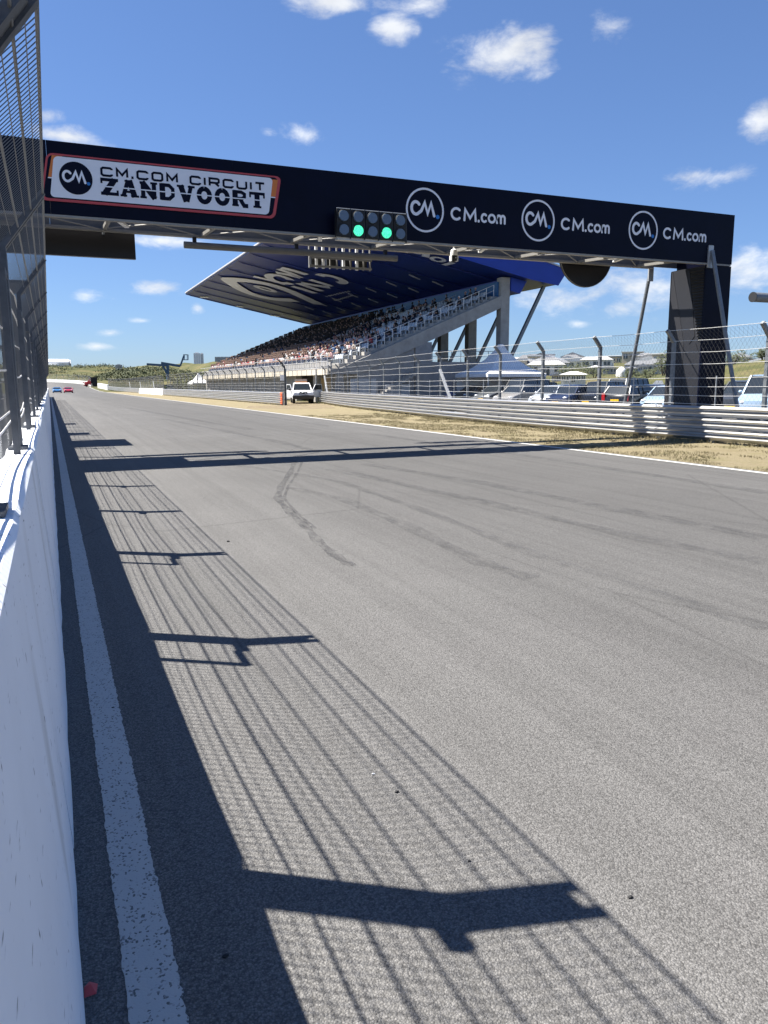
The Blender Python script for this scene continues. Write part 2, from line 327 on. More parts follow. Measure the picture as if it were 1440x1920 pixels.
def tag(o, label=None, cat=None, group=None, kind=None):
    if label: o['label'] = label
    if cat: o['category'] = cat
    if group: o['group'] = group
    if kind: o['kind'] = kind
    return o
def empty(name, loc, label, cat, group=None):
    o = bpy.data.objects.new(name, None); col.objects.link(o); o.location = loc; o.empty_display_size = .2
    return tag(o, label, cat, group)
def copy_tree(o, parent=None):
    c = o.copy(); col.objects.link(c); c.parent = parent
    for ch in list(o.children): copy_tree(ch, c)
    return c
def piece(me_obj, name, parent, loc=None, rot=None):        # one more alike piece sharing mesh data
    c = bpy.data.objects.new(name, me_obj.data); col.objects.link(c); c.parent = parent
    if loc is not None: c.location = loc
    if rot is not None: c.rotation_euler = rot
    return c
def lerp(a, b, t): return a + (b-a)*t
def sstep(a, b, x):
    t = min(1, max(0, (x-a)/(b-a))); return t*t*(3-2*t)
def interp(x, tab):
    for (a, va), (b, vb) in zip(tab, tab[1:]):
        if x <= b: return lerp(va, vb, max(0, (x-a)/(b-a)))
    return tab[-1][1]
def nz2(x, y, s): return noise.noise(Vector((x/s, y/s, 3.7)))

# ------------------------------------------------------------------ terrain
def rise(y): return 4.3*sstep(195, 430, y)
def hgt(x, y):
    h = rise(y)*sstep(200, 90, abs(x))
    D = math.hypot(x, y)
    if y > -60:
        h += sstep(52, 88, x)*interp(D, [(0, 0), (78, 0), (110, 1.3), (170, 3.2), (260, 7.2), (420, 9.5), (900, 10)])
    h += 3.4*math.exp(-((x-84)/15)**2-((y-66)/19)**2)                       # dune bank behind the caravans
    h += 4.9*math.exp(-((x-40)/19)**4-((y-345)/34)**2)                       # scrub hill beside the far bend
    h += 8.2*sstep(425, 500, y)*sstep(.20, .06, x/max(y, 1))*sstep(-400, -250, x)
    far = max(sstep(320, 420, y), sstep(100, 150, x))
    h += far*(nz2(x, y, 26)*1.5 + nz2(x, y, 9)*.7)
    return h
xs = [-5000, -2500, -1200, -600, -300] + [-200+12*i for i in range(11)] + [-70+7*i for i in range(11)] + [7+5*i for i in range(20)] + [107+8*i for i in range(24)] + [310, 360, 430, 550, 800, 1300, 2500, 5000]
ys = [-4000, -1500, -500, -200, -80, -30, 0, 30, 50, 60, 70, 80, 90, 100, 112, 124, 136, 148, 160, 172, 184, 196] + [206+10*i for i in range(40)] + [620, 680, 760, 900, 1200, 1800, 3000, 6000]
g = MB(); g.add([(x, y, hgt(x, y)-(.016 if (y < 196 and x < 60) else .12 if abs(x) < 40 else .016)) for y in ys for x in xs], [(j*len(xs)+i, j*len(xs)+i+1, (j+1)*len(xs)+i+1, (j+1)*len(xs)+i) for j in range(len(ys)-1) for i in range(len(xs)-1)])
tag(g.build('ground', M['dune'], loc=(0, 0, 0), smooth=True), kind='structure')
# the track: straight, then rising and bending left
def strip(name, cl, x0, x1, dz, m, kind='structure', lab=None):
    b = MB(); v = []
    for (cx, cy, tx, ty) in cl:
        for o in (x0, x1):
            px_, py_ = cx + ty*o, cy - tx*o; v.append((px_, py_, rise(cy) + dz + (.035*0)))
    b.add(v, [(2*i, 2*i+1, 2*i+3, 2*i+2) for i in range(len(cl)-1)])
    return tag(b.build(name, m, loc=(0, 0, 0)), kind=kind)
CLN = [(0, y, 0, 1) for y in (-60, -20, 0, 20, 40, 60, 80, 100, 120, 140, 160, 180, 200, 220, 240, 260, 280, 300)]
x, y, a = 0.0, 300.0, 0.0
for i in range(26):
    a += R(3.4); x -= math.sin(a)*6; y += math.cos(a)*6; CLN.append((x, y, -math.sin(a), math.cos(a)))
strip('track', CLN, -.62, 12.35, 0, M['asphalt'])
strip('edge_line', CLN, 12.06, 12.21, .004, M['line2'])
b = MB(); rl_ = random.Random(3); v = []; y = -3.0
while y < 122:
    st = .018 if y < 8 else .06 if y < 20 else 2.0; j = .0035 if y < 20 else .002
    v += [(.077+rl_.uniform(-j, j)+.004*nz2(1, y, .3), y, .004), (.222+rl_.uniform(-j, j)*1.3+.006*nz2(7, y, .4), y, .004)]; y += st
b.add(v, [(2*i, 2*i+1, 2*i+3, 2*i+2) for i in range(len(v)//2-1)]); tag(b.build('pit_side_line', M['line'], loc=(0, 0, 0)), kind='structure')
strip('pit_lane', [c for c in CLN if c[1] < 200], -14, -.62, -.004, M['asphalt'])
v = MB(); v.add([(12.35, -60, -.004), (30, -60, -.004), (30, 61, -.004), (12.35, 61, -.004), (21.6, 61, -.004), (21.6, 130, -.004), (17.6, 198, -.004), (12.35, 198, -.004)], [(0, 1, 2, 4, 3), (3, 4, 5, 6, 7)])
tag(v.build('verge', M['verge'], loc=(0, 0, 0)), kind='structure')
v = MB(); v.add([(17.75, -60, 0), (75, -60, 0), (75, 62, 0), (21.8, 62, 0), (19.2, 45, 0), (17.9, 32, 0)], [(0, 1, 2, 3, 4, 5)])
tag(v.build('car_park', M['carpark'], loc=(0, 0, 0)), kind='structure')
v = MB(); pts = [(15.2, 50), (18.2, 50.5), (20.2, 57), (21.5, 64), (24, 72), (20, 74), (18, 66), (17.4, 60.5), (14.4, 60), (13.0, 55)]
v.add([(x, y, .001) for x, y in pts], [tuple(range(len(pts)))]); tag(v.build('dirt_access', M['dirt'], loc=(0, 0, 0)), kind='structure')
# tyre marks on the asphalt (thin rubber laid on the surface)
M['skid'] = fade(mat('skid_rubber', (.035, .035, .037), .75), .62, 9, (1, .35, 1))
def skid(pts, w, dz=.008, m='rubber'):
    P = [atZ(*p) for p in pts]; b = MB(); v = []; fine = []
    for i in range(len(P)-1):
        for t in (0, .25, .5, .75): fine.append(P[i].lerp(P[i+1], t))
    fine.append(P[-1])
    for i, p in enumerate(fine):
        d = (fine[min(i+1, len(fine)-1)]-fine[max(i-1, 0)]).normalized(); r = Vector((d.y, -d.x, 0))*(w/2)*(1+.25*math.sin(i*1.7)); v += [(p.x-r.x, p.y-r.y, dz), (p.x+r.x, p.y+r.y, dz)]
    b.add(v, [(2*i, 2*i+1, 2*i+3, 2*i+2) for i in range(len(fine)-1)])
    tag(b.build('tyre_mark', M[m], loc=(0, 0, 0)), kind='structure')
skid([(553, 865), (545, 885), (527, 912), (520, 935), (545, 963), (575, 990), (600, 1020), (640, 1050), (660, 1062)], .11, .008, 'skid')
skid([(566, 866), (558, 886), (540, 913), (532, 935), (556, 962), (590, 992)], .05, .009, 'skid')
skid([(540, 915), (640, 935), (760, 985), (900, 1055), (1000, 1085)], .20, .010)
skid([(680, 870), (900, 905), (1180, 960), (1440, 1010)], .3, .009)
skid([(620, 880), (900, 940), (1200, 1010), (1440, 1056)], .26, .011)
skid([(430, 870), (560, 890), (640, 905), (800, 960), (1000, 1040), (1440, 1180)], .16, .012)
skid([(300, 785), (420, 808), (520, 828), (600, 848)], .32, .010)
skid([(240, 765), (340, 783), (470, 806)], .4, .011)
skid([(1180, 845), (1300, 865), (1440, 890)][:0] or [(700, 815), (900, 842), (1150, 880), (1440, 925)], .3, .010)
skid([(230, 745), (330, 757), (480, 778), (620, 800)], .34, .009)

b = MB(); b.add([(3.2, 25.9, .006), (9.8, 25.9, .006), (9.8, 26.0, .006), (3.2, 26.0, .006)], [(0, 1, 2, 3)]); M['faint'] = fade(mat('faint_paint', (.42, .42, .41), .8), .5, 3)
tag(b.build('worn_grid_line', M['faint'], loc=(0, 0, 0)), kind='structure')
# ------------------------------------------------------------------ pit wall: concrete barrier blocks
BAY, POST0 = 2.885, 2.83
WALL_PROFILE = [(-.035, 0), (-.039, .08), (-.055, .35), (-.082, .75), (-.102, 1.05), (-.1135, 1.22), (-.118, 1.262), (-.134, 1.28), (-.40, 1.28), (-.425, 1.25), (-.46, .6), (-.48, 0)]
def barrier_mesh(seed):
    rnd = random.Random(seed); b = MB(); rings = []
    n = 12; k = rnd.uniform(0, 9)
    for i in range(n+1):
        t = i/n; yy = -BAY/2 + .006 + t*(BAY-.012); e = .006 if i in (0, n) else 0
        ring = []
        for j, (px_, pz_) in enumerate(WALL_PROFILE):
            wob = .0025*math.sin(t*11+k)+.002*math.sin(t*25+2*k) if j < 2 else 0
            ring.append((px_ + (wob if j < 7 else 0) - (e if j < 8 else -e), yy, pz_ - (e if 6 <= j <= 9 else 0)))
        rings.append(ring)
    b.loft(rings); return b
protos = [barrier_mesh(i).build('concrete_barrier', M['wall'], loc=(0, 0, 0), smooth=False) for i in range(4)]
for k in range(-4, 43):
    y = POST0 + BAY*(k-.5)
    if 0 <= k < 4: o = protos[k]
    else: o = protos[k % 4].copy(); col.objects.link(o)
    o.location = (random.uniform(-.002, .002), y, 0)
    tag(o, 'white painted concrete barrier block under the mesh fence, shaded side to the track', 'barrier', 'concrete blocks of the pit wall')
# ------------------------------------------------------------------ debris fence on the pit wall
XP, ZB, ZT0 = -.21, 2.585, 1.28
TIPX, TIPZ = .052, 2.935
fen = empty('debris_fence', (XP, 0, ZT0), 'tall steel mesh debris fence leaning over the track on the white wall', 'fence')
NB = 34
def fpost(y, w):
    b = MB(); b.box(XP-.018, XP+.018, y-w/2, y+w/2, ZT0, ZB+.012)
    b.box(XP-.07, XP+.05, y-.11, y+.11, ZT0, ZT0+.018)
    d = Vector((TIPX-XP, 0, TIPZ-ZB)); q = d.normalized(); nrm = Vector((-q.z, 0, q.x))
    a0 = Vector((XP, y, ZB)) - q*.005; a1 = Vector((TIPX, y, TIPZ))
    for dy in (-1, 1):
        s = Vector((0, dy*(w/2-.03), 0)); b.bar(a0+s, a1+s-q*(.015 if dy > 0 else 0), .056, .036, nrm)
    b.bar(a0, a1-q*.05, w-.124, .012, nrm)
    return b
for k in range(-4, NB):
    y = POST0 + BAY*k
    w = .20 if k == 0 else .15
    p = fpost(y, w).build('post', M['fsteel'], fen)
    if k in (0, 1, 2, 3, 4, 5, 7, 8):
        b = MB(); b.box(XP-.02, XP+.022, y-.20, y-w/2-.002, 2.40, 2.50); b.build('bracket', M['fsteel'], p)
    if k in (1, 2, 5, 8):
        b = MB(); b.box(XP-.02, XP+.02, y-.50, y-.46, ZT0, 2.40); b.box(XP-.02, XP+.02, y-.455, y-.205, 2.36, 2.398); b.build('side_upright', M['fsteel'], p)
def armpt(t, y, dz=0): return (lerp(XP, TIPX, t), y, lerp(ZB, TIPZ, t)+dz)
rows = [('v', 1.47), ('v', 1.53), ('v', 1.80), ('v', 2.07), ('v', 2.33), ('v', 2.575), ('a', .38), ('a', .70), ('a', 1.0)]
for ri, (kind, t) in enumerate(rows):
    b = MB(); rnd = random.Random(ri); pts = []
    for k in range(-4, NB-1):
        sag = rnd.uniform(.012, .05) if k < 16 else .01; sgn = rnd.choice((-1, 1, 1))
        for u in (0, .12, .3, .5, .7, .88):
            y = POST0 + BAY*(k+u); s = -sag*math.sin(math.pi*u)*1.0; ox = .02 + sgn*.012*math.sin(math.pi*u)
            pts.append((XP-.058+ox, y, t+s) if kind == 'v' else (armpt(t, y, s*.5-.01)))
    b.path(pts, .0065 if (kind, t) != ('a', 1.0) else .008, 5); b.build('cable', M['cable'] if kind == 'v' else M['wire'], fen)
for k in range(-4, NB-1):                                     # welded mesh of every bay
    b = MB(); y0 = POST0 + BAY*k; pitch = .05 if k < 12 else .10; n = int(BAY/pitch); rw = .0026 if k < 12 else .0045
    for i in range(n):
        y = y0 + (i+.5)*BAY/n; wv = .012*math.sin(i*.35+k)
        b.path([(XP-.06+wv*.5, y, ZT0+.02), (XP-.06+wv, y, 1.9), (XP-.055, y, ZB+.03), (TIPX, y, TIPZ)], rw, 3, False)
    for z in (1.4, 1.62, 1.72, 1.93, 2.14, 2.24, 2.46): b.path([(XP-.064, y0, z), (XP-.068, y0+BAY/2, z-.01), (XP-.064, y0+BAY, z)], rw, 3, False)
    for t in (.2, .55, .85): b.path([armpt(t, y0), armpt(t, y0+BAY)], rw, 3, False)
    b.build('mesh_panel', M['wire'], fen)['kind'] = 'stuff'
# pit wall canopy and cabinets behind the fence (their shadows fall on the track)
cn = empty('pit_wall_canopy', (-1.5, 25.7, 0), 'flat grey canopy on thin posts behind the mesh fence', 'canopy')
b = MB(); b.box(-2.8, -.24, 24.25, 27.1, 4.52, 4.60); b.build('roof', M['columnb'], cn)
for x in (-2.6, -.62):
    for y in (24.5, 26.9): b = MB(); b.bar((x, y, 0), (x, y, 4.52), .07, .07); b.build('leg', M['steel'], cn)
for (y, zt, lab) in ((30.1, 3.05, 'grey pit wall cabinet behind the fence beside the canopy'), (37.6, 2.6, 'low grey pit wall cabinet behind the fence, far from the canopy')):
    c = empty('pit_cabinet', (-1, y, 0), lab, 'cabinet'); b = MB(); b.box(-1.4, -.5, y-.55, y+.55, 0, zt-.08); b.build('housing', M['columnb'], c)
    b = MB(); b.box(-1.5, -.34, y-.68, y+.68, zt-.08, zt); b.build('lid', M['steel'], c)

# ------------------------------------------------------------------ lettering helpers
def ribbon(mb, pts, w, frame, lift=0.0, cap=True):
    """flat stroke; pts 2-D, frame=(origin, u, v, normal)"""
    O, U, V, Nn = frame; n = len(pts); pv = [Vector((p[0], p[1])) for p in pts]; L_ = []; R_ = []
    for i in range(n):
        d0 = (pv[i]-pv[i-1]).normalized() if i else None; d1 = (pv[i+1]-pv[i]).normalized() if i < n-1 else None
        d0 = d0 or d1; d1 = d1 or d0; t = d0+d1
        t = t.normalized() if t.length > 1e-6 else d0
        nn = Vector((-t.y, t.x)); c = max(.45, nn.dot(Vector((-d0.y, d0.x)))); L_.append(pv[i]+nn*(w/2/c)); R_.append(pv[i]-nn*(w/2/c))
    poly = []; 
    T = lambda q: O + U*q[0] + V*q[1] + Nn*lift
    vs_ = []; fs = []
    for i in range(n): vs_ += [T(L_[i]), T(R_[i])]
    fs = [(2*i, 2*i+1, 2*i+3, 2*i+2) for i in range(n-1)]
    if cap:
        for e in (0, n-1):
            d = (pv[0]-pv[1]) if e == 0 else (pv[-1]-pv[-2]); a0 = math.atan2(d.y, d.x)
            ring = [pv[e] + Vector((math.cos(a0+a), math.sin(a0+a)))*(w/2) for a in [math.pi*(-.5+j/8) for j in range(9)]]
            o = len(vs_); vs_ += [T(q) for q in ring]; fs.append(tuple(range(o, o+9)))
    mb.add(vs_, fs)
def arc(cx, cy, rx, ry, a0, a1, n=14): return [(cx+rx*math.cos(R(lerp(a0, a1, i/n))), cy+ry*math.sin(R(lerp(a0, a1, i/n)))) for i in range(n+1)]
def flat_poly(mb, pts, frame, lift=0.0):
    O, U, V, Nn = frame; mb.add([O+U*p[0]+V*p[1]+Nn*lift for p in pts], [tuple(range(len(pts)))])
def ring_pts(cx, cy, r, n=40): return [(cx+r*math.cos(2*math.pi*i/n), cy+r*math.sin(2*math.pi*i/n)) for i in range(n)]
def rrect(x0, y0, x1, y1, r, sh=0.0, n=5):
    out = []
    for cx, cy, a in ((x1-r, y1-r, 0), (x0+r, y1-r, 90), (x0+r, y0+r, 180), (x1-r, y0+r, 270)):
        for i in range(n+1):
            t = R(a+90*i/n); out.append((cx+r*math.cos(t), cy+r*math.sin(t)))
    return [(p[0]+sh*(p[1]-y0), p[1]) for p in out]
# ------------------------------------------------------------------ start gantry
GY, GB = 18.3, 20.6; GX0, GX1 = -3.4, 19.76; GZ0, GZ1 = 5.27, 6.735
gan = empty('start_gantry', (8, GY, 0), 'navy clad gantry spanning the track on a dark column with pipe braces', 'gantry')
edges = [GX0, .30, 4.2, 8.1, 12.0, 15.9, GX1]
for a, b_ in zip(edges, edges[1:]):
    b = MB(); b.box(a+.002, b_-.002, GY, GY+.05, GZ0, GZ1); b.build('cladding_panel', M['navy'], gan)
    b = MB(); b.box(a+.002, b_-.002, GB-.05, GB, 5.455, GZ1); b.build('back_panel', [M['inner']], gan)
b = MB(); b.box(GX1-.05, GX1-.003, GY+.052, GB-.052, 5.3, GZ1); b.build('end_panel', M['navy'], gan)
b = MB(); b.box(GX0, GX1-.06, GY-.02, GY+.10, 5.215, 5.262); b.build('front_chord', M['chord'], gan)
b = MB(); b.box(GX0, 18.6, GB-.16, GB+.02, 5.385, 5.45); b.build('back_chord', M['chord'], gan)
b = MB(); b.box(GX0, 18.6, GY+.056, GY+1.0, 5.56, 5.60); b.build('walkway', M['inner'], gan)
b = MB(); b.box(GX0, -.05, GY+1.01, GB-.2, 5.54, 5.60); b.build('service_platform', M['inner'], gan)
xx = [GX0+.2+2.35*i for i in range(10)]
for i, x in enumerate(xx):
    b = MB(); b.bar((x, GY+.11, 5.33), (x+.0, GB-.17, 5.43), .09, .08); b.build('cross_beam', M['chord'], gan)
    if i % 2 == 0 and 0 < i < 9:
        b = MB(); b.bar((x+.14, GY+.2, 5.29), (x+.42, GY+1.0, 5.30), .10, .05); b.build('work_light', M['white'], gan)
    if i < 9:
        b = MB(); b.tube((x+.1, GY+.12, 5.40), (xx[i+1]-.1, GB-.18, 5.42), .018, n=6); b.tube((x+.1, GB-.18, 5.46), (xx[i+1]-.1, GY+.12, 5.44), .018, n=6); b.build('diagonal', M['chord'], gan)
    b = MB(); b.bar((x, GB-.30, 5.36), (x, GB-.30, 6.7), .06, .06); b.build('upright', M['inner'], gan)
# right-hand column
XC = 18.72
b = MB(); b.add([(XC, GY+.004, 0), (19.80, GY+.004, 0), (19.755, GY+.004, GZ0-.06), (XC, GY+.004, GZ0-.06), (XC, GY+.05, 0), (19.80, GY+.05, 0), (19.755, GY+.05, GZ0-.06), (XC, GY+.05, GZ0-.06)],
                [(0, 1, 2, 3), (7, 6, 5, 4), (0, 4, 5, 1), (1, 5, 6, 2), (2, 6, 7, 3), (3, 7, 4, 0)]); b.build('column_front_panel', M['navy'], gan)
CB = 19.78
b = MB(); b.box(XC+.03, 19.74, GY+.055, CB-.01, 0, 5.2); b.build('column_core', M['column'], gan)
def colpoly(name, pts, m, t):
    b = MB(); b.prism([(y, z) for y, z in pts], 'x', XC+.028-t, XC+.028); b.build(name, m, gan)
colpoly('column_side_panel', [(CB-.01, 0), (CB-.01, 5.18), (CB-.08, 5.18), (19.05, 2.9), (19.05, 0)], M['columnb'], .020)
colpoly('column_wedge_panel', [(CB-.09, 5.16), (19.06, 2.92), (19.06, 2.6), (18.62, 3.1), (18.98, 5.16)], M['column'], .012)
colpoly('column_lower_panel', [(19.04, 0), (19.04, 2.85), (18.55, 2.85), (18.36, 2.5), (18.36, 0)], M['column'], .016)
for i in range(24):
    z = 3.0 + i*.09; w = (z-2.9)/2.25
    b = MB(); b.bar((XC-.004, 18.37, z), (XC-.004, lerp(18.46, 18.95, w), z), .05, .012, (.6, 0, .8)); b.build('louvre_slat', M['columnb'], gan)
for nm, a, c in (('brace', (18.86, GY-.06, 5.62), (18.95, 16.72, 0)), ('brace', (18.70, GB+.05, 5.5), (18.80, 21.95, 0))):
    b = MB(); b.tube(a, c, .062, n=10); p = b.build(nm, M['steel'], gan, smooth=True)
    b = MB(); d = -1 if c[1] < GY else 1; b.box(a[0]-.13, a[0]+.07, a[1]-.01*d if d < 0 else a[1]-.045, a[1]+.055 if d < 0 else a[1]+.01, a[2]-.5, a[2]+.16); b.build('brace_bracket', M['galv'], p)
# left-hand column behind the pit wall
b = MB(); b.box(-3.4, -2.3, GY+.06, CB, 0, 5.2); b.build('left_column', M['column'], gan)
# sign board, roundels and lettering on the front panel
ux, uz = Vector((1, 0, 0)), Vector((0, 0, 1)); nf = Vector((0, -1, 0))
FR = (Vector((0, GY, 0)), ux, uz, nf)
sg = empty('circuit_sign', (2.7, GY-.01, 5.55), 'white circuit name sign with red and orange border on the navy gantry', 'sign')
b = MB(); pr = rrect(.12, 5.53, 5.16, 6.48, .12, .19)
b.add([FR[0]+ux*p[0]+uz*p[1]+nf*.030 for p in pr]+[FR[0]+ux*p[0]+uz*p[1]+nf*.002 for p in pr], [tuple(range(len(pr)))]+[(i, i+len(pr), (i+1) % len(pr)+len(pr), (i+1) % len(pr)) for i in range(len(pr))])
b.build('border_red', M['print_red'], sg)
b = MB(); flat_poly(b, rrect(.17, 5.58, 5.10, 6.445, .10, .19), FR, .033); b.build('border_navy', M['print_navy'], sg)
b = MB(); flat_poly(b, [(.25+.05, 6.0), (.52, 6.0), (.60, 6.44), (.40, 6.44)], FR, .036); b.build('border_orange', M['print_orange'], sg); b = MB(); flat_poly(b, [(5.02, 6.02), (5.185, 6.02), (5.255, 6.40), (5.02, 6.40)], FR, .036); b.build('border_orange', M['print_orange'], sg)
b = MB(); flat_poly(b, [(.25+.04, 5.975), (.52, 5.975), (.52, 5.998), (.30, 5.998)], FR, .0375); b.build('border_white', M['print_white'], sg); b = MB(); flat_poly(b, [(5.02, 5.99), (5.18, 5.99), (5.183, 6.014), (5.02, 6.014)], FR, .0375); b.build('border_white', M['print_white'], sg)
b = MB(); flat_poly(b, rrect(.31, 5.605, 5.01, 6.425, .09, .15), FR, .040); b.build('face', M['print_white'], sg)
b = MB(); flat_poly(b, ring_pts(.84, 6.02, .33), FR, .044); b.build('roundel', M['print_navy'], sg)
def cm_mark(mb, cx, cz, s, fr, lift):
    ribbon(mb, [(cx+p[0]*s, cz+p[1]*s) for p in arc(-.37, .04, .20, .25, 40, 305, 14)] + [(cx+p[0]*s, cz+p[1]*s) for p in [(-.115, -.06), (.05, .28), (.19, -.15), (.35, .28), (.50, -.22)]], .125*s, fr, lift)
b = MB(); cm_mark(b, .82, 6.03, .40, FR, .048); b.build('mark', M['print_white'], sg)
b = MB(); flat_poly(b, ring_pts(1.085, 5.93, .035, 16), FR, .048); b.build('mark_dot', M['print_blue'], sg)
def wide_glyph(ch):
    c = .22
    if ch == 'C': return [[(1, .78), (1, .86), (.86, 1), (.16, 1), (0, .84), (0, .16), (.16, 0), (.86, 0), (1, .14), (1, .22)]], 1
    if ch == 'O': return [[(.5, 1), (.16, 1), (0, .84), (0, .16), (.16, 0), (.84, 0), (1, .16), (1, .84), (.84, 1), (.5, 1)]], 1
    if ch == 'M': return [[(0, 0), (0, 1), (.5, .25), (1, 1), (1, 0)]], 1
    if ch == 'U': return [[(0, 1), (0, .16), (.16, 0), (.84, 0), (1, .16), (1, 1)]], 1
    if ch == 'R': return [[(0, 0), (0, 1), (.86, 1), (1, .88), (1, .55), (.86, .42), (.06, .42)], [(.6, .40), (1, 0)]], 1
    if ch == 'I': return [[(0, 0), (0, 1)]], 0
    if ch == 'T': return [[(0, 1), (1, 1)], [(.5, .96), (.5, 0)]], 1
    if ch == '.': return [[(0, -.12), (0, .22)]], 0
    return [], .4
def wide_text(mb, s, x0, x1, z0, h, w, fr, lift):
    gap = .52; tot = 0
    for ch in s: tot += wide_glyph(ch)[1] + gap
    k = (x1-x0)/(tot-gap); x = x0
    for ch in s:
        gl, wd_ = wide_glyph(ch)
        b = MB()
        for j, st in enumerate(gl): ribbon(b, [(x+p[0]*wd_*k if wd_ else x+p[0]*k, z0+p[1]*h) for p in st], w, fr, lift+.0006*j, False)
        if gl: b.build('letter', M['print_navy'], mb)
        x += (wd_+gap)*k
wide_text(sg, 'CM.COM CIRCUIT', 1.36, 4.92, 6.13, .155, .046, FR, .046)
def slab_text(mb, s, x0, x1, z0, h, fr, lift):
    n = len(s); k = (x1-x0)/n; w = k*.30
    for i, ch in enumerate(s):
        a = x0+i*k+k*.06; B = k*.90; b = MB(); X = lambda t: a+t*B; lf = [lift]
        def st(p, wd_=w):
            ribbon(b, [(X(q[0]), z0+q[1]*h) for q in p], wd_, fr, lf[0], False); lf[0] += .0005
        t = .09
        if ch == 'Z': st([(0, 1-t), (1, 1-t)], h*.19); st([(0, t), (1, t)], h*.19); st([(.80, .95), (.20, .05)]); st([(.06, 1), (.06, .68)], k*.1); st([(.94, 0), (.94, .32)], k*.1)
        if ch == 'A': st([(.45, 1), (.14, 0)], w*.7); st([(.52, 1), (.80, 0)]); st([(.25, .3), (.7, .3)], h*.14); st([(-.02, .06), (.36, .06)], h*.13); st([(.58, .06), (1.04, .06)], h*.13); st([(.25, .94), (.62, .94)], h*.12)
        if ch == 'N': st([(.18, 1), (.18, 0)], w*.75); st([(.82, 1), (.82, 0)], w*.75); st([(.14, .98), (.86, .02)]); st([(0, .06), (.38, .06)], h*.13); st([(.62, .94), (1.02, .94)], h*.13); st([(0, .94), (.3, .94)], h*.13)
        if ch == 'D': st([(.2, 1), (.2, 0)]); st([(.1, .91), (.6, .91), (.82, .7), (.82, .3), (.6, .09), (.1, .09)], w*.62)
        if ch == 'V': st([(.18, 1), (.50, 0)]); st([(.82, 1), (.56, 0)], w*.7); st([(-.04, .94), (.40, .94)], h*.13); st([(.62, .94), (1.04, .94)], h*.13)
        if ch == 'O': st([(p[0], p[1]) for p in arc(.5, .5, .33, .41, 90, 450, 18)], w*.85)
        if ch == 'R': st([(.2, 1), (.2, 0)]); st([(.1, .91), (.6, .91), (.8, .8), (.8, .62), (.62, .5), (.1, .5)], w*.6); st([(.5, .5), (.76, .06), (1.02, .06)], w*.75); st([(0, .06), (.42, .06)], h*.13)
        if ch == 'T': st([(.5, 1), (.5, 0)]); st([(0, .91), (1, .91)], h*.18); st([(.05, 1), (.05, .64)], k*.1); st([(.95, 1), (.95, .64)], k*.1); st([(.24, .06), (.76, .06)], h*.13)
        b.build('letter', M['print_navy'], mb)
slab_text(sg, 'ZANDVOORT', 1.30, 4.94, 5.735, .345, FR, .044)
b = MB(); flat_poly(b, [(1.27, 5.895), (4.97, 5.895), (4.97, 5.918), (1.27, 5.918)], FR, .0485); b.build('name_cut_line', M['print_white'], sg)
def soft_word(mb, x0, x1, z0, h, fr, lift):                    # CM.com in round strokes
    k = (x1-x0); w = h*.235; S = lambda pts, ox, wd_, hh: [(x0+k*(ox+p[0]*wd_), z0+p[1]*hh) for p in pts]
    xh = h*.70
    ribbon(mb, S(arc(.5, .5, .5, .5, 48, 312), .015, .17, h), w, fr, lift)
    ribbon(mb, S([(0, 0), (.06, 1), (.5, .22), (.94, 1), (1, 0)], .245, .205, h), w, fr, lift)
    ribbon(mb, S([(0, 0), (0, .03)], .505, 1, h), w*1.05, fr, lift)
    ribbon(mb, S(arc(.5, .5, .5, .5, 50, 310), .56, .095, xh), w*.95, fr, lift)
    ribbon(mb, S(arc(.5, .5, .5, .5, 90, 450, 20), .69, .115, xh), w*.95, fr, lift, False)
    ribbon(mb, S([(0, 0), (0, .75)] + arc(.25, .62, .25, .38, 170, 0, 8) + [(.5, 0)], .845, .145, xh), w*.95, fr, lift)
    ribbon(mb, S(arc(.75, .62, .25, .38, 165, 0, 8) + [(1, 0)], .845, .145, xh), w*.95, fr, lift+.0006)
for i, (cx, t0, t1, lab) in enumerate(((9.11, 9.82, 11.53, 'white ringed logo and lettering beside the start lights on the gantry'), (12.55, 13.27, 15.0, 'white ringed logo and lettering, middle of three on the gantry'), (16.2, 16.92, 18.66, 'white ringed logo and lettering above the dark gantry column'))):
    s_ = empty('gantry_logo', (cx, GY-.004, 5.9), lab, 'logo', 'logos along the gantry')
    b = MB(); ribbon(b, ring_pts(cx, 6.04, .515, 48)+[(cx+.515, 6.04)], .05, FR, .006, False); b.build('ring', M['print_white'], s_)
    b = MB(); cm_mark(b, cx-.04, 6.05, .60, FR, .006); b.build('mark', M['print_white'], s_)
    b = MB(); flat_poly(b, ring_pts(cx+.36, 5.90, .052, 16), FR, .006); b.build('mark_dot', M['print_blue'], s_)
    b = MB(); soft_word(b, t0+.03, t1-.03, 5.885, .27, FR, .006); b.build('word', M['print_white'], s_)
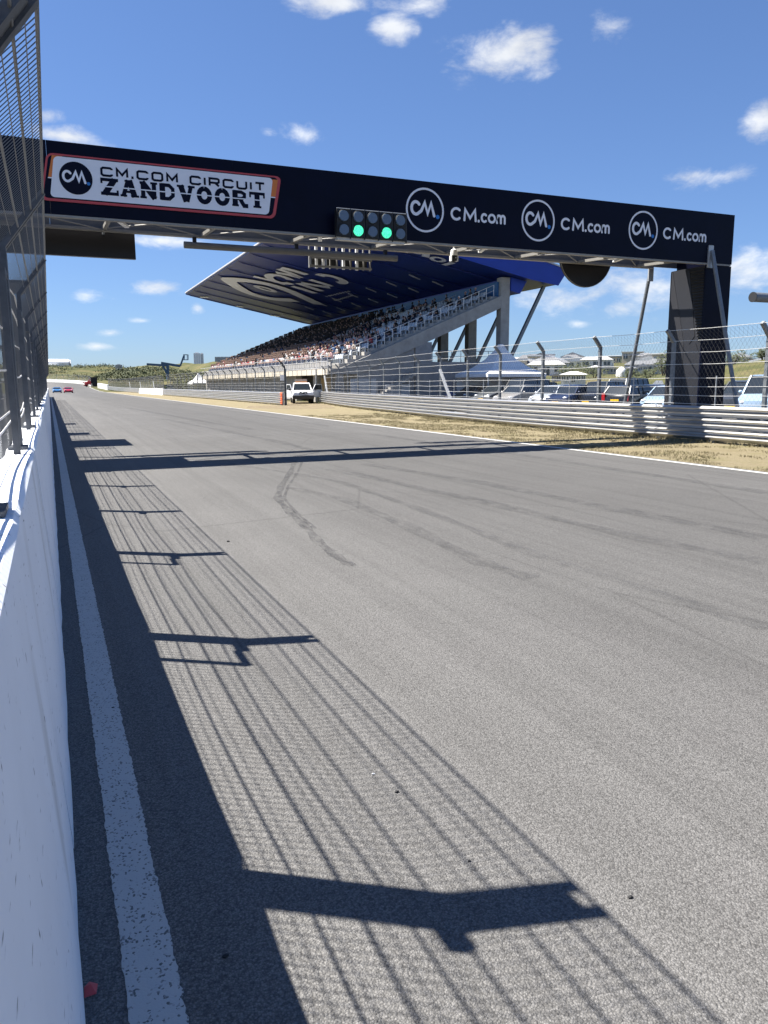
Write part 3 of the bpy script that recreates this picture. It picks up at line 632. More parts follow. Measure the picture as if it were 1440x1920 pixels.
# start lights: five housings of two lamps
sl_ = empty('start_lights', (7.5, 17.95, 5.2), 'start light panel with five lamp pairs, two lamps lit green', 'lights')
b = MB(); b.tube((6.60, 17.98, 5.83), (8.42, 17.98, 5.83), .012, n=6); b.tube((6.60, 18.02, 5.17), (8.42, 18.02, 5.17), .02, n=6); b.box(6.62, 8.4, 18.02, 18.2, 5.12, 5.16); b.build('frame', M['galv'], sl_)
for i in range(5):
    x = 6.76 + i*.372; b = MB()
    b.box(x-.165, x+.165, 17.95, 18.12, 5.19, 5.80); h_ = b.build('housing', M['black'], sl_)
    b = MB(); b.box(x+.175, x+.197, 17.97, 18.1, 5.15, 5.85); b.build('bracket', M['plastic'], h_)
    for z, lit in ((5.655, False), (5.34, i in (1, 3))):
        b = MB(); b.tube((x, 17.94, z), (x, 17.90, z), .128, .12, 24); b.build('lamp', M['lamp_on' if lit else 'lamp_off'], h_)
        b = MB(); b.path([(x+.137*math.cos(a), 17.90, z+.137*math.sin(a)) for a in [math.pi*j/12 for j in range(13)]], .01, 5); b.build('lamp_hood', M['black'], h_)
# pipe hung below the beam
p0, p1 = atY(345, 459, 20.45), atY(744, 484.5, 20.45)
pp = empty('hanging_pipe', (p0.x, 20.45, p0.z), 'long grey pipe hung under the gantry on three stubs', 'pipe')
b = MB(); b.tube(p0, p1, .085, n=14); b.build('pipe', M['inner'], pp, smooth=True)
for t in (.045, .50, .94):
    q = p0.lerp(p1, t); b = MB(); b.bar((q.x, q.y, q.z+.08), (q.x, q.y, 5.38), .09, .09); b.build('stub', M['column'], pp)
q = atY(255, 486, 20.9); q2 = atY(255, 437, 20.9)
lb = empty('display_board', (.3, 20.95, q.z), 'black display board hung under the gantry beside the mesh fence', 'board')
b = MB(); b.box(-1.15, q.x, 20.9, 21.05, q.z, q2.z); b.build('panel', M['screen'], lb)
b = MB(); b.box(-1.15, q.x, 20.88, 21.07, q2.z+.001, q2.z+.025); b.build('top_rail', M['trim'], lb)
for x in (-.8, 1.5): b = MB(); b.bar((x, 20.75, q2.z-.05), (x, 20.75, 5.9), .06, .06); b.bar((x, 20.6, 5.85), (x, 20.78, 5.85), .05, .05); b.bar((x, 20.75, q2.z-.08), (x, 20.93, q2.z-.08), .05, .05); b.build('hanger', M['steel'], lb)
# ladder-like lamp rack behind the pipe
a, c = atY(579, 462, 21.3), atY(697, 505, 21.3)
rk = empty('lamp_rack', (a.x, 21.3, c.z), 'open steel rack with pale upright tubes behind the hanging pipe', 'rack')
for z in (c.z, lerp(c.z, a.z, .45), a.z+.15):
    b = MB(); b.bar((a.x, 21.3, z), (c.x, 21.3, z), .05, .05); b.build('rail', M['inner'], rk)
for i in range(10):
    x = lerp(a.x+.03, c.x-.03, i/9); pale = i in (1, 2, 5, 7)
    b = MB(); b.bar((x, 21.37, c.z-.04), (x, 21.37, 6.0), .07 if pale else .035, .07); b.build('tube', M['white'] if pale else M['chord'], rk)
for i in range(4):
    x = lerp(a.x+.25, c.x-.25, i/3); b = MB(); b.box(x-.15, x+.15, 21.42, 21.55, c.z+.06, c.z+.33); b.build('lamp_box', M['black'], rk)
b = MB(); b.bar((a.x+.3, 20.62, 5.95), (a.x+.3, 21.32, 5.95), .05, .05); b.bar((c.x-.3, 20.62, 5.95), (c.x-.3, 21.32, 5.95), .05, .05); b.build('support_arm', M['chord'], rk)
# dome camera
q = atY(851, 478, 19.3); cm_ = empty('dome_camera', (q.x, q.y, q.z), 'white dome security camera hanging under the gantry beam', 'camera')
b = MB(); b.tube((q.x, q.y, q.z+.12), (q.x, q.y, 5.55), .022, n=8); b.build('stem', M['white'], cm_)
b = MB(); b.path([(q.x, q.y, q.z+.16), (q.x, q.y, q.z+.13), (q.x, q.y, q.z+.06), (q.x, q.y, q.z-.02)], [.04, .085, .10, .10], 14); b.build('cap', M['white'], cm_, smooth=True)
b = MB(); b.path([(q.x, q.y, q.z-.021), (q.x, q.y, q.z-.12), (q.x, q.y, q.z-.17), (q.x, q.y, q.z-.19)], [.088, .085, .06, .02], 14); b.build('lens_dome', M['black'], cm_, smooth=True)
for s in (-1, 1): b = MB(); b.box(q.x+s*.095-.012, q.x+s*.095+.012, q.y-.06, q.y+.06, q.z-.17, q.z-.022); b.build('side_guard', M['white'], cm_)
b = MB(); b.box(q.x+.0, q.x+.03, q.y-.098, q.y-.088, q.z-.10, q.z-.07); b.build('painted_glint', M['lampglass'], cm_)  # bright chip added to imitate a highlight on the dome
# round board behind the beam
q = atY(1098, 476, 20.85); r_ = abs(atY(1147, 476, 20.85).x-q.x)
rd = empty('round_board', (q.x, 20.85, q.z-r_), 'black round board half hidden behind the gantry beam', 'board')
b = MB(); b.disc((q.x, 20.85, q.z), r_, (0, 1, 0), 40, .06); b.build('disc', M['screen'], rd)
b = MB(); b.path([(q.x+(r_-.012)*math.cos(2*math.pi*i/40), 20.81, q.z+(r_-.012)*math.sin(2*math.pi*i/40)) for i in range(41)], .012, 5); b.build('rim', M['inner'], rd)
b = MB(); b.bar((q.x, 20.60, q.z+.1), (q.x, 20.83, q.z+.1), .2, .2); b.build('mount', M['steel'], rd)
# pole-mounted tube at the right
q = atX(1412, 557, 18.4); tb = empty('tube_mast', (21.2, q.y, 0), 'grey horizontal tube on a pole behind the right hand fence', 'mast')
b = MB(); b.tube((q.x, q.y, q.z), (21.6, q.y, q.z), .135, n=20); b.build('tube', M['steel'], tb, smooth=True)
b = MB(); b.tube((q.x-.02, q.y, q.z), (q.x-.001, q.y, q.z), .142, n=20); b.build('end_cap', M['plastic'], tb)
b = MB(); b.tube((21.2, q.y, 0), (21.2, q.y, q.z-.10), .07, n=12); b.build('pole', M['steel'], tb, smooth=True)

# ------------------------------------------------------------------ guardrails on the right
def catmull(P, step):
    out = []
    for i in range(len(P)-1):
        p0, p1, p2, p3 = P[max(i-1, 0)], P[i], P[i+1], P[min(i+2, len(P)-1)]
        n = max(2, int(math.dist(p1, p2)/.5))
        for k in range(n):
            t = k/n; out.append(tuple(.5*((2*p1[a])+(p2[a]-p0[a])*t+(2*p0[a]-5*p1[a]+4*p2[a]-p3[a])*t*t+(3*p1[a]-p0[a]-3*p2[a]+p3[a])*t**3) for a in (0, 1)))
    out.append(P[-1]); res = [out[0]]; acc = 0.0
    for a, b_ in zip(out, out[1:]):
        d = math.dist(a, b_); 
        while acc + d >= step:
            t = (step-acc)/d; a = (lerp(a[0], b_[0], t), lerp(a[1], b_[1], t)); res.append(a); d = math.dist(a, b_); acc = 0
        acc += d
    return res
WB = [(0, .004), (.006, .012), (.070, .066), (.088, .080), (.092, .106), (.080, .120), (.012, .146), (.0, .156), (.010, .166), (.074, .206), (.088, .220), (.092, .246), (.080, .260), (.006, .300), (0, .308)]
def w_beam(mb, P, z0, sgn=1, skew=0.0):
    rings = []
    for i, p in enumerate(P):
        q0, q1 = P[max(i-1, 0)], P[min(i+1, len(P)-1)]; t = Vector((q1[0]-q0[0], q1[1]-q0[1])).normalized(); nn = Vector((-t.y, t.x))*sgn
        rings.append([(p[0]+nn.x*o+skew*nn.x*.004, p[1]+nn.y*o, z0+z+rise(p[1])) for o, z in WB])
    n = len(WB); vs_ = [q for r in rings for q in r]
    mb.add(vs_, [(i*n+j, (i+1)*n+j, (i+1)*n+j+1, i*n+j+1) for i in range(len(rings)-1) for j in range(n-1)])
def guardrail(name, path, label, sec=4, gapz=.325, z00=.055, orange=0, dents=None, posts=True):
    P = catmull(path, 1.0)
    if orange: P.insert(1, ((P[0][0]+P[1][0])/2, (P[0][1]+P[1][1])/2))
    root = empty(name, (P[0][0], P[0][1], 0), label, 'guardrail'); n = 0
    i = 0
    while i < len(P)-1:
        seg = P[i:i+sec+1] if not (orange and i == 0) else P[0:2]
        for r in range(3):
            b = MB(); q = seg
            if dents and i == dents[0] and r == 0: q = [(p[0]-.10*math.sin(math.pi*k/(len(seg)-1)) if True else 0, p[1]) for k, p in enumerate(seg)]
            w_beam(b, q, z00+gapz*r + random.uniform(-.005, .005), 1, (i//sec) % 2)
            b.build('rail_beam', M['orange'] if (orange and i == 0) else M['rail'], root, smooth=True)
        if posts:
            for k in (0, sec//2):
                if i+k < len(P):
                    p = P[i+k]; b = MB(); b.box(p[0]+.03, p[0]+.13, p[1]-.06, p[1]+.06, rise(p[1])-.05, rise(p[1])+1.0); b.build('post', M['galv'], root)
        i += 1 if (orange and i == 0) else sec
    return P
RAIL_A = [(16.95, -6), (16.93, 4), (16.92, 14), (16.72, 24), (17.25, 31.5), (18.2, 40), (19.9, 53), (22.3, 66)]
PA = guardrail('guardrail', RAIL_A, 'triple steel guardrail in front of the car park, curving away at its far end', dents=(36,))
PB = guardrail('guardrail', [(17.1, 59.8), (17.1, 80), (16.95, 105), (16.8, 128.5)], 'triple steel guardrail below the grandstand with an orange painted end', orange=1)
PC = guardrail('guardrail', [(16.9, 165), (16.9, 180), (16.6, 205), (15.6, 235)], 'distant steel guardrail running on beyond the white concrete blocks', sec=8)
for i, (y0, y1, lab) in enumerate(((128.9, 145.5, 'white concrete block closing the guardrail, next to the steel rail below the stand'), (146.0, 164.5, 'white concrete block closing the guardrail, on its far side'))):
    b = MB(); b.prism([(16.75, 0), (16.80, .3), (16.9, 1.02), (17.25, 1.02), (17.4, .3), (17.45, 0)], 'y', y0, y1); o = b.build('concrete_block', M['white']); tag(o, lab, 'barrier', 'white blocks between the guardrails')
# far white wall along the bend
def far_wall(name, pts, h, label):
    b = MB(); rings = []
    for i, p in enumerate(pts):
        q0, q1 = pts[max(i-1, 0)], pts[min(i+1, len(pts)-1)]; t = Vector((q1[0]-q0[0], q1[1]-q0[1])).normalized(); nn = Vector((-t.y, t.x)); z = rise(p[1])-.1
        rings.append([(p[0], p[1], z), (p[0]-nn.x*.5, p[1]-nn.y*.5, z), (p[0]-nn.x*.45, p[1]-nn.y*.45, z+h), (p[0], p[1], z+h)])
    b.loft(rings); return tag(b.build(name, M['white']), label, 'barrier')
far_wall('concrete_wall', [(15.4, 236), (15.0, 250), (14.2, 262)], 1.5, 'white concrete wall end beyond the distant guardrail')
ow = []
for (cx, cy, tx, ty) in CLN:
    if cy > 268 and cx > -46: ow.append((cx+ty*13.0, cy-tx*13.0))
far_wall('concrete_wall', ow, 1.15, 'long pale wall round the outside of the far bend')

# ------------------------------------------------------------------ catch fences on the right
def catch_fence(name, path, label, step, z0=1.0, zb=2.88, tip=(-.28, .30), mesh=True, strut_at=(), wirer=.0022, pitch=.14, dark=False, sub_to=999):
    P = catmull(path, step); root = empty(name, (P[0][0], P[0][1], 0), label, 'fence')
    nor = []
    for i, p in enumerate(P):
        q0, q1 = P[max(i-1, 0)], P[min(i+1, len(P)-1)]; t = Vector((q1[0]-q0[0], q1[1]-q0[1])).normalized(); nor.append((-t.y, t.x))
    for i, p in enumerate(P):
        n = nor[i]; z = rise(p[1]); b = MB(); tx = n[0]*-tip[0]; ty = n[1]*-tip[0]
        b.bar((p[0], p[1], z), (p[0], p[1], z+zb), .10, .09, (n[0], n[1], 0)); b.bar((p[0], p[1], z+zb-.03), (p[0]+tx*1.05, p[1]+ty*1.05, z+zb+tip[1]*1.05), .10, .09, (n[1], -n[0], 0)); po = b.build('post', M['steel'], root)
        if i in strut_at:
            q = P[i-1] if i else P[1]; t = Vector((q[0]-p[0], q[1]-p[1])).normalized() if i else -Vector((q[0]-p[0], q[1]-p[1])).normalized()
            b = MB(); b.bar((p[0]+t.x*.05+n[0]*.07, p[1]+t.y*.05+n[1]*.07, z+2.35), (p[0]+t.x*2.3+n[0]*.07, p[1]+t.y*2.3+n[1]*.07, z), .12, .10); b.build('strut', M['galv'], po)
        if i < len(P)-1 and p[1] < sub_to:                      # thinner upright half way
            q = P[i+1]; mx_, my_ = (p[0]+q[0])/2, (p[1]+q[1])/2; b = MB(); b.tube((mx_-n[0]*.02, my_-n[1]*.02, z), (mx_-n[0]*.02, my_-n[1]*.02, z+1.85), .02, n=6); b.build('thin_upright', M['galv'], root)
    for z, on in ((1.06, 0), (1.30, 0), (1.55, 0), (1.80, 0), (2.2, 0), (2.55, 0), (2.88, 0), (zb+tip[1], 1)):
        pts = []
        for i in range(len(P)):
            n = nor[i]; ox = (-tip[0] if on else .055); zz = rise(P[i][1])+z
            pts.append((P[i][0]+n[0]*ox, P[i][1]+n[1]*ox, zz))
            if i < len(P)-1:
                m = nor[i]; pts.append(((P[i][0]+P[i+1][0])/2+m[0]*ox, (P[i][1]+P[i+1][1])/2+m[1]*ox, zz-random.uniform(.008, .035)))
        b = MB(); b.path(pts, .007 if not dark else .006, 5); b.build('cable', M['cable'], root)
    if mesh:
        for i in range(len(P)-1):
            b = MB(); A = Vector((*P[i], rise(P[i][1]))); B = Vector((*P[i+1], rise(P[i+1][1]))); nn = Vector((*nor[i], 0)); D = B-A; Ln = D.length; D /= Ln
            def pt(s, z):
                o = A + D*s + nn*.05 + Vector((0, 0, z))
                if z > zb: o = A + D*s + nn*(.05+(z-zb)/tip[1]*(-tip[0]-.05)) + Vector((0, 0, z))
                return o
            H_ = zb+tip[1]-z0; run = H_*.70; k = -run
            while k < Ln:
                for sg_ in (1, -1):
                    s0, s1 = (k, k+run) if sg_ > 0 else (k+run, k)
                    pts = []
                    for zz in (z0, zb, zb+tip[1]):
                        pts.append((s0+(s1-s0)*(zz-z0)/H_, zz))
                    # clip to the bay
                    out = []
                    for (sa, za), (sb, zb_) in zip(pts, pts[1:]):
                        ta, tb_ = 0.0, 1.0
                        if sa == sb: continue
                        for lim in (0, Ln):
                            t = (lim-sa)/(sb-sa)
                            if 0 < t < 1:
                                if (sa < lim) == (lim == 0): ta = max(ta, t)
                                else: tb_ = min(tb_, t)
                        mid = sa+(sb-sa)*(ta+tb_)/2
                        if -1e-6 <= mid <= Ln+1e-6 and tb_ > ta: b.path([pt(sa+(sb-sa)*ta, za+(zb_-za)*ta), pt(sa+(sb-sa)*tb_, za+(zb_-za)*tb_)], wirer, 3, False)
                k += pitch
            b.build('mesh_panel', M['wire'], root)['kind'] = 'stuff'
    return P
catch_fence('catch_fence', [(17.4, -5), (17.38, 4), (17.36, 14), (17.2, 24.4), (17.72, 31.5), (18.65, 40), (20.3, 53), (22.5, 66.4)], 'tall chain link catch fence behind the guardrail in front of the car park', 3.28, strut_at=(12, 21), sub_to=60)
catch_fence('catch_fence', [(17.5, 60.2), (17.5, 80), (17.4, 105), (17.3, 128)], 'tall wire catch fence on cranked posts below the grandstand front', 3.3, strut_at=(), wirer=.004, pitch=.3)
catch_fence('catch_fence', [(17.3, 131), (17.4, 170), (17.2, 205), (15.9, 240)], 'distant dark wire fence beyond the white concrete blocks', 4.5, wirer=.006, pitch=.26, strut_at=(3, 8, 13), sub_to=0)
catch_fence('catch_fence', [(p[0]+.5, p[1]+.3) for p in ow], 'distant wire fence on the wall round the far bend', 6.0, wirer=.011, pitch=.5, sub_to=0)
gp = empty('gate_post', (17.35, 60.0, 0), 'dark gate post with a small white notice at the orange rail end', 'post')
b = MB(); b.bar((17.35, 59.9, 0), (17.35, 59.9, 3.1), .09, .09); b.bar((17.35, 59.9, 3.05), (16.85, 59.9, 3.6), .09, .09, (0, 1, 0)); b.build('pole', M['plastic'], gp)
b = MB(); b.box(16.95, 17.27, 59.83, 59.85, 1.95, 2.4); b.build('notice', M['white'], gp)
gp = empty('gate_post', (22.35, 66.2, 0), 'slim grey gate post where the curving guardrail ends', 'post')
b = MB(); b.bar((22.1, 66.3, 0), (22.1, 66.3, 3.0), .09, .09); b.build('pole', M['galv'], gp)

# ------------------------------------------------------------------ vehicles
def rounded_body(mb, prof, w, inset=.07, crown=.05):
    """side profile (x,z) swept over the width with softened flanks"""
    zmid = sum(p[1] for p in prof)/len(prof); xm = sum(p[0] for p in prof)/len(prof)
    st = [(-1.0, 1-inset*1.1), (-.96, 1-inset*.35), (-.84, 1.0), (0, 1.0+crown*.25), (.84, 1.0), (.96, 1-inset*.35), (1.0, 1-inset*1.1)]
    rings = [[(xm+(x-xm)*s, y*w/2, zmid+(z-zmid)*s) for x, z in prof] for y, s in st]
    mb.loft(rings)
def wheel(root, x, y, r, w=.2):
    b = MB(); s = 1 if y > 0 else -1
    b.path([(x, y-w/2, r), (x, y-w/2+.03, r), (x, y+w/2-.03, r), (x, y+w/2, r)], [r*.90, r, r, r*.90], 18); t = b.build('wheel', M['tyre'], root, smooth=True)
    b = MB(); b.disc((x, y+s*(w/2+.004), r), r*.62, (0, 1, 0), 14, .02); b.build('rim', M['rim'], t)
def house_frustum(mb, x0, x1, x2, x3, z0, z1, w0, w1):         # greenhouse
    mb.add([(x0, -w0/2, z0), (x3, -w0/2, z0), (x3, w0/2, z0), (x0, w0/2, z0), (x1, -w1/2, z1), (x2, -w1/2, z1), (x2, w1/2, z1), (x1, w1/2, z1)],
           [(3, 2, 1, 0), (4, 5, 6, 7), (0, 1, 5, 4), (1, 2, 6, 5), (2, 3, 7, 6), (3, 0, 4, 7)])
def make_car(kind, paint, label, loc, rot, group=None, plate=True):
    """x forward"""
    S = {'hatch': (4.1, 1.75, 1.47, .92), 'estate': (4.7, 1.80, 1.50, .95), 'suv': (4.5, 1.85, 1.72, 1.08), 'van': (4.9, 1.92, 1.98, 1.15), 'saloon': (4.5, 1.78, 1.44, .93), 'race': (4.4, 1.85, 1.25, .85)}[kind]
    Ln, w, h, belt = S; f, r = Ln/2, -Ln/2; t = empty('car', (0, 0, 0), label, 'car', group)
    hood = {'van': .95, 'suv': 1.15, 'hatch': 1.05, 'race': 1.3}.get(kind, 1.2); gc = .17
    nose = [(r+.05, gc+.05), (r, .45), (r+.02, belt-.12), (r+.10, belt+.0), (f-hood-.12, belt+.02), (f-hood+.25, belt-.03), (f-.35, belt-.18), (f-.08, belt-.30), (f, .48), (f-.03, gc+.05), (f-.3, gc), (r+.3, gc)]
    if kind == 'saloon': nose[3] = (r+.12, belt+.02)
    b = MB(); rounded_body(b, nose, w); body = b.build('body', paint, t, smooth=True)
    ws = f-hood+.12; wt = ws-(.62 if kind != 'van' else .5); rt_ = r+{'hatch': .55, 'estate': .5, 'suv': .45, 'van': .22, 'saloon': 1.15, 'race': 1.3}[kind]; rb = r+{'hatch': .12, 'estate': .10, 'suv': .10, 'van': .06, 'saloon': .55, 'race': .5}[kind]
    b = MB(); house_frustum(b, rb, rt_, wt, ws, belt-.02, h-.05, w*.92, w*.74); b.build('windows', M['glass'], t)
    b = MB(); rounded_body(b, [(rt_-.06, h-.07), (rt_+.1, h-.01), ((rt_+wt)/2, h+.01), (wt-.15, h-.015), (wt+.05, h-.075)], w*.78, .25); b.build('roof', paint, t, smooth=True)
    for s in (-1, 1):
        for (xa, xb) in ((ws, wt), (rb, rt_)) + ((((wt+rt_)/2-.05, (wt+rt_)/2-.05),) if kind != 'race' else ()) + (((rt_+.75, rt_+.75),) if kind in ('estate', 'van', 'suv') else ()):
            b = MB(); b.bar((xa, s*w*.462, belt-.02), (xb, s*w*.374, h-.05), .07, .06, (0, 1, 0)); b.build('pillar', paint, t)
        b = MB(); b.ball((ws-.22, s*(w/2+.09), belt+.08), .1, 8, 5, (.6, 1, .75)); b.build('mirror', paint, t, smooth=True)
        b = MB(); b.ball((f-.16, s*w*.36, .66 if kind != 'van' else .78), .15, 10, 6, (.9, 1.1, .6)); b.build('headlight', M['lampglass'], t, smooth=True)
        b = MB(); b.box(r-.012, r+.10, s*w*.41-.10, s*w*.41+.10, belt-.30, belt-.02 if kind not in ('van', 'suv', 'estate') else belt+.12); b.build('tail_light', M['taillight'], t)
        for xw in (f-.82, r+.80): wheel(t, xw, s*(w/2-.085), .31 if kind not in ('suv', 'van') else .35)
        b = MB(); b.box((wt+rt_)/2-.15, (wt+rt_)/2+.02, s*(w/2+.004)-.012, s*(w/2+.004)+.012, belt-.13, belt-.10); b.build('door_handle', M['plastic'], t)
    b = MB(); b.box(f-.05, f+.012, -w*.30, w*.30, .36, .54); b.build('grille', M['plastic'], t)
    b = MB(); b.box(r-.012, f+.010, -w*.40, w*.40, gc-.02, gc+.12); b.build('sill', M['plastic'], t)
    if plate:
        b = MB(); b.box(f+.014, f+.022, -.26, .26, .33, .44); b.build('number_plate', M['plate'], t)
        b = MB(); b.box(r-.03, r-.004, -.26, .26, .62, .73); b.build('number_plate', M['plate'], t)
    t.location = loc; t.rotation_euler = (0, 0, rot); return t
def paint(n, c): return mat('car_paint_'+n, c, .28, .25, coat=.4)
PT = {'silver': paint('silver', (.42, .45, .48)), 'black': paint('black', (.015, .016, .019)), 'grey': paint('grey', (.11, .12, .13)), 'white': M['carwhite'], 'darkblue': paint('darkblue', (.02, .03, .07)),
      'blue': paint('blue', (.03, .13, .42)), 'lightblue': paint('lightblue', (.33, .44, .56)), 'darkgrey': paint('darkgrey', (.045, .05, .056)), 'champagne': paint('champagne', (.33, .32, .30)), 'red': M['redpaint'], 'racered': paint('race_red', (.45, .03, .06)), 'raceblue': paint('race_blue', (.05, .19, .42))}
def park(px_, X, kind, colr, label, back=False, rot=0):
    y = 64.0
    d = ray(px_, 735); y = X*d.y/d.x
    return make_car(kind, PT[colr], label, (X, y, 0), R(180+rot) if not back else R(rot), 'cars in the car park behind the catch fence')
park(858, 35.5, 'hatch', 'blue', 'small blue car beside the white tent', rot=14)
park(893, 35.0, 'saloon', 'darkgrey', 'dark grey saloon parked next to the small blue car', rot=16)
park(935, 34.4, 'saloon', 'grey', 'mid grey saloon parked in front of the white tent', rot=18)
park(985, 35.6, 'van', 'darkgrey', 'dark grey van parked in the row of cars', rot=20)
park(978, 31.5, 'estate', 'champagne', 'champagne estate car parked with its nose towards the guardrail', rot=20)
park(1040, 32.5, 'hatch', 'silver', 'silver hatchback parked between estate and black car', rot=22)
park(1078, 33.2, 'estate', 'darkblue', 'dark blue estate parked beside the silver hatchback', rot=20)
park(1128, 34.8, 'suv', 'black', 'black sport utility car with tall roof in the parked row', rot=24)
park(1195, 31.2, 'estate', 'black', 'dark estate backed in with its yellow plate to the fence', back=True, rot=18)
park(1258, 32.2, 'hatch', 'lightblue', 'pale blue hatchback parked beside the gantry column', rot=20)
park(1400, 34.0, 'suv', 'darkgrey', 'dark grey sport utility car right of the gantry column', rot=22)
park(1452, 30.0, 'van', 'lightblue', 'pale blue van parked beyond the gantry brace', rot=26)
for (px_, X, kd, cl_, lab) in ((1010, 43, 'suv', 'black', 'black sport utility car in the back row by the dark van'), (1062, 42.5, 'estate', 'grey', 'grey estate in the back row behind the silver hatchback'), (1105, 43.5, 'saloon', 'darkgrey', 'dark grey saloon in the back row behind the blue estate'), (1172, 43, 'van', 'black', 'black van in the back row behind the tall black car'), (1222, 42, 'hatch', 'darkblue', 'dark blue hatchback in the back row near the gantry column'), (1385, 44, 'estate', 'black', 'black estate in the back row by the gantry brace'), (1425, 41, 'saloon', 'silver', 'silver saloon in the back row right of the gantry')):
    park(px_, X, kd, cl_, lab, rot=20)
make_car('race', PT['raceblue'], 'blue racing car far down the track beside the wall', (1.6, 190, 0), R(-90), 'racing cars on the far straight', False)
make_car('race', PT['racered'], 'red racing car far down the track next to the blue one', (3.9, 187, 0), R(-90), 'racing cars on the far straight', False)
# white pickup in the gate opening, front towards the camera, doors open
pk = empty('pickup_truck', (0, 0, 0), 'white pickup truck with open doors and amber roof bar in the gate opening', 'pickup')
b = MB(); rounded_body(b, [(-2.5, .50), (-2.55, .62), (-2.5, 1.12), (-.85, 1.14), (.75, 1.16), (1.0, 1.14), (2.2, 1.05), (2.42, .96), (2.48, .75), (2.45, .60), (2.1, .45), (-2.2, .45)], 1.80, .05); b.build('body', M['carwhite'], pk, smooth=True)
b = MB(); house_frustum(b, -.95, -.85, .18, .95, 1.12, 1.72, 1.64, 1.34); b.build('windows', M['glass'], pk)
b = MB(); rounded_body(b, [(-.95, 1.70), (-.85, 1.78), (-.3, 1.80), (.1, 1.78), (.25, 1.70)], 1.42, .2); b.build('roof', M['carwhite'], pk, smooth=True)
for s in (-1, 1):
    for a, c in ((.95, .18), (-.95, -.85), (-.1, -.12)):
        b = MB(); b.bar((a, s*.82, 1.12), (c, s*.67, 1.72), .09, .07, (0, 1, 0)); b.build('pillar', M['carwhite'], pk)
    b = MB(); b.ball((2.34, s*.66, .90), .19, 10, 6, (.7, 1.0, .62)); b.build('headlight', M['lampglass'], pk, smooth=True)
    for xw in (1.55, -1.6): wheel(pk, xw, s*.80, .37, .25)
    b = MB(); b.path([(1.55+.47*math.cos(a), s*.885, .40+.47*math.sin(a)) for a in [math.pi*i/10 for i in range(11)]], .05, 6); b.build('wheel_arch', M['carwhite'], pk)
    h_ = Vector((.95, s*.90, 0)); ang = R(58) if s > 0 else R(24)
    dx, dy = -math.cos(ang)*1.05, s*math.sin(ang)*1.05
    e = h_+Vector((dx, dy, 0)); b = MB(); b.prism([(0, .52), (0, 1.14), (.30, 1.66), (.95, 1.66), (1.0, 1.14), (1.0, .52)], 'y', -.03, .03)
    b.v = [(h_.x+dx*p[0]-s*dy*p[1]*0+(dy*-1 if False else 0)*p[1]+p[1]*math.sin(ang)*.9, h_.y+dy*p[0]+p[1]*math.cos(ang)*s*.9, p[2]) for p in b.v]; dr = b.build('door', M['carwhite'], pk)
    b = MB(); b.prism([(.06, 1.18), (.33, 1.60), (.90, 1.60), (.94, 1.18)], 'y', -.036, .036)
    b.v = [(h_.x+dx*p[0]+p[1]*math.sin(ang)*.9, h_.y+dy*p[0]+p[1]*math.cos(ang)*s*.9, p[2]) for p in b.v]; b.build('door_window', M['glass'], dr)
    b = MB(); b.ball((h_.x+dx*.18, h_.y+dy*.18+s*.12, 1.22), .13, 8, 5, (.5, 1, .8)); b.build('mirror', M['plastic'], dr, smooth=True)
b = MB(); b.prism([(-.36, .78), (-.30, 1.02), (.30, 1.02), (.36, .78)], 'x', 2.44, 2.505); g_ = b.build('grille', M['plastic'], pk)
b = MB(); b.path([(2.515, .11*math.cos(2*math.pi*i/16), .90+.11*math.sin(2*math.pi*i/16)) for i in range(17)], .022, 5); b.build('emblem', M['rim'], g_)
for s in (-1, 1): b = MB(); b.bar((2.50, s*.15, 1.01), (2.515, s*.24, .79), .05, .03, (1, 0, 0)); b.build('grille_bar', M['carwhite'], g_)
b = MB(); rounded_body(b, [(2.2, .38), (2.54, .40), (2.60, .50), (2.58, .68), (2.5, .73), (2.2, .72)], 1.84, .06); b.build('bumper', M['plastic'], pk, smooth=True)
b = MB(); b.box(-.55, -.2, -.52, .52, 1.80, 1.90); b.build('light_bar', M['amber'], pk)
b = MB(); b.box(-.9, -.86, -.55, .55, 1.70, 2.12); b.build('rack_frame', M['chord'], pk)
q = atZ(561, 757, 0); pk.location = (q.x+1.0, q.y+2.4, 0); pk.rotation_euler = (0, 0, math.atan2(-q.y, -q.x)+R(3))

# tractor and boom lift far away
q = (13.6, 276); tz = rise(276)
tr = empty('tractor', (q[0], q[1], tz), 'red tractor with black cab parked by the far wall', 'tractor')
b = MB(); b.box(12.9, 14.9, 275, 277.2, tz+1.0, tz+3.1); b.build('cab', M['black'], tr)
b = MB(); b.prism([(11.0, tz+.7), (11.0, tz+1.5), (12.9, tz+1.8), (12.9, tz+.6)], 'y', 274.6, 276.2); b.build('bonnet', M['redpaint'], tr)
b = MB(); b.bar((10.6, 274, tz+.3), (12.6, 274.3, tz+2.2), .25, .3); b.bar((10.2, 274, tz+1.6), (11.9, 274.2, tz+.4), .2, .3); b.build('loader_arm', M['redpaint'], tr)
for dx, r_ in ((11.5, .5), (14.2, .8)):
    for yy in (274.5, 277.3): b = MB(); b.disc((dx, yy, tz+r_), r_, (0, 1, 0), 16, .4); b.build('wheel', M['tyre'], tr)
bl = empty('boom_lift', atD(314, 712, 215), 'blue boom lift raised above the fence beside the grandstand', 'lift'); 
B = lambda x, y: atD(x, y, 215)
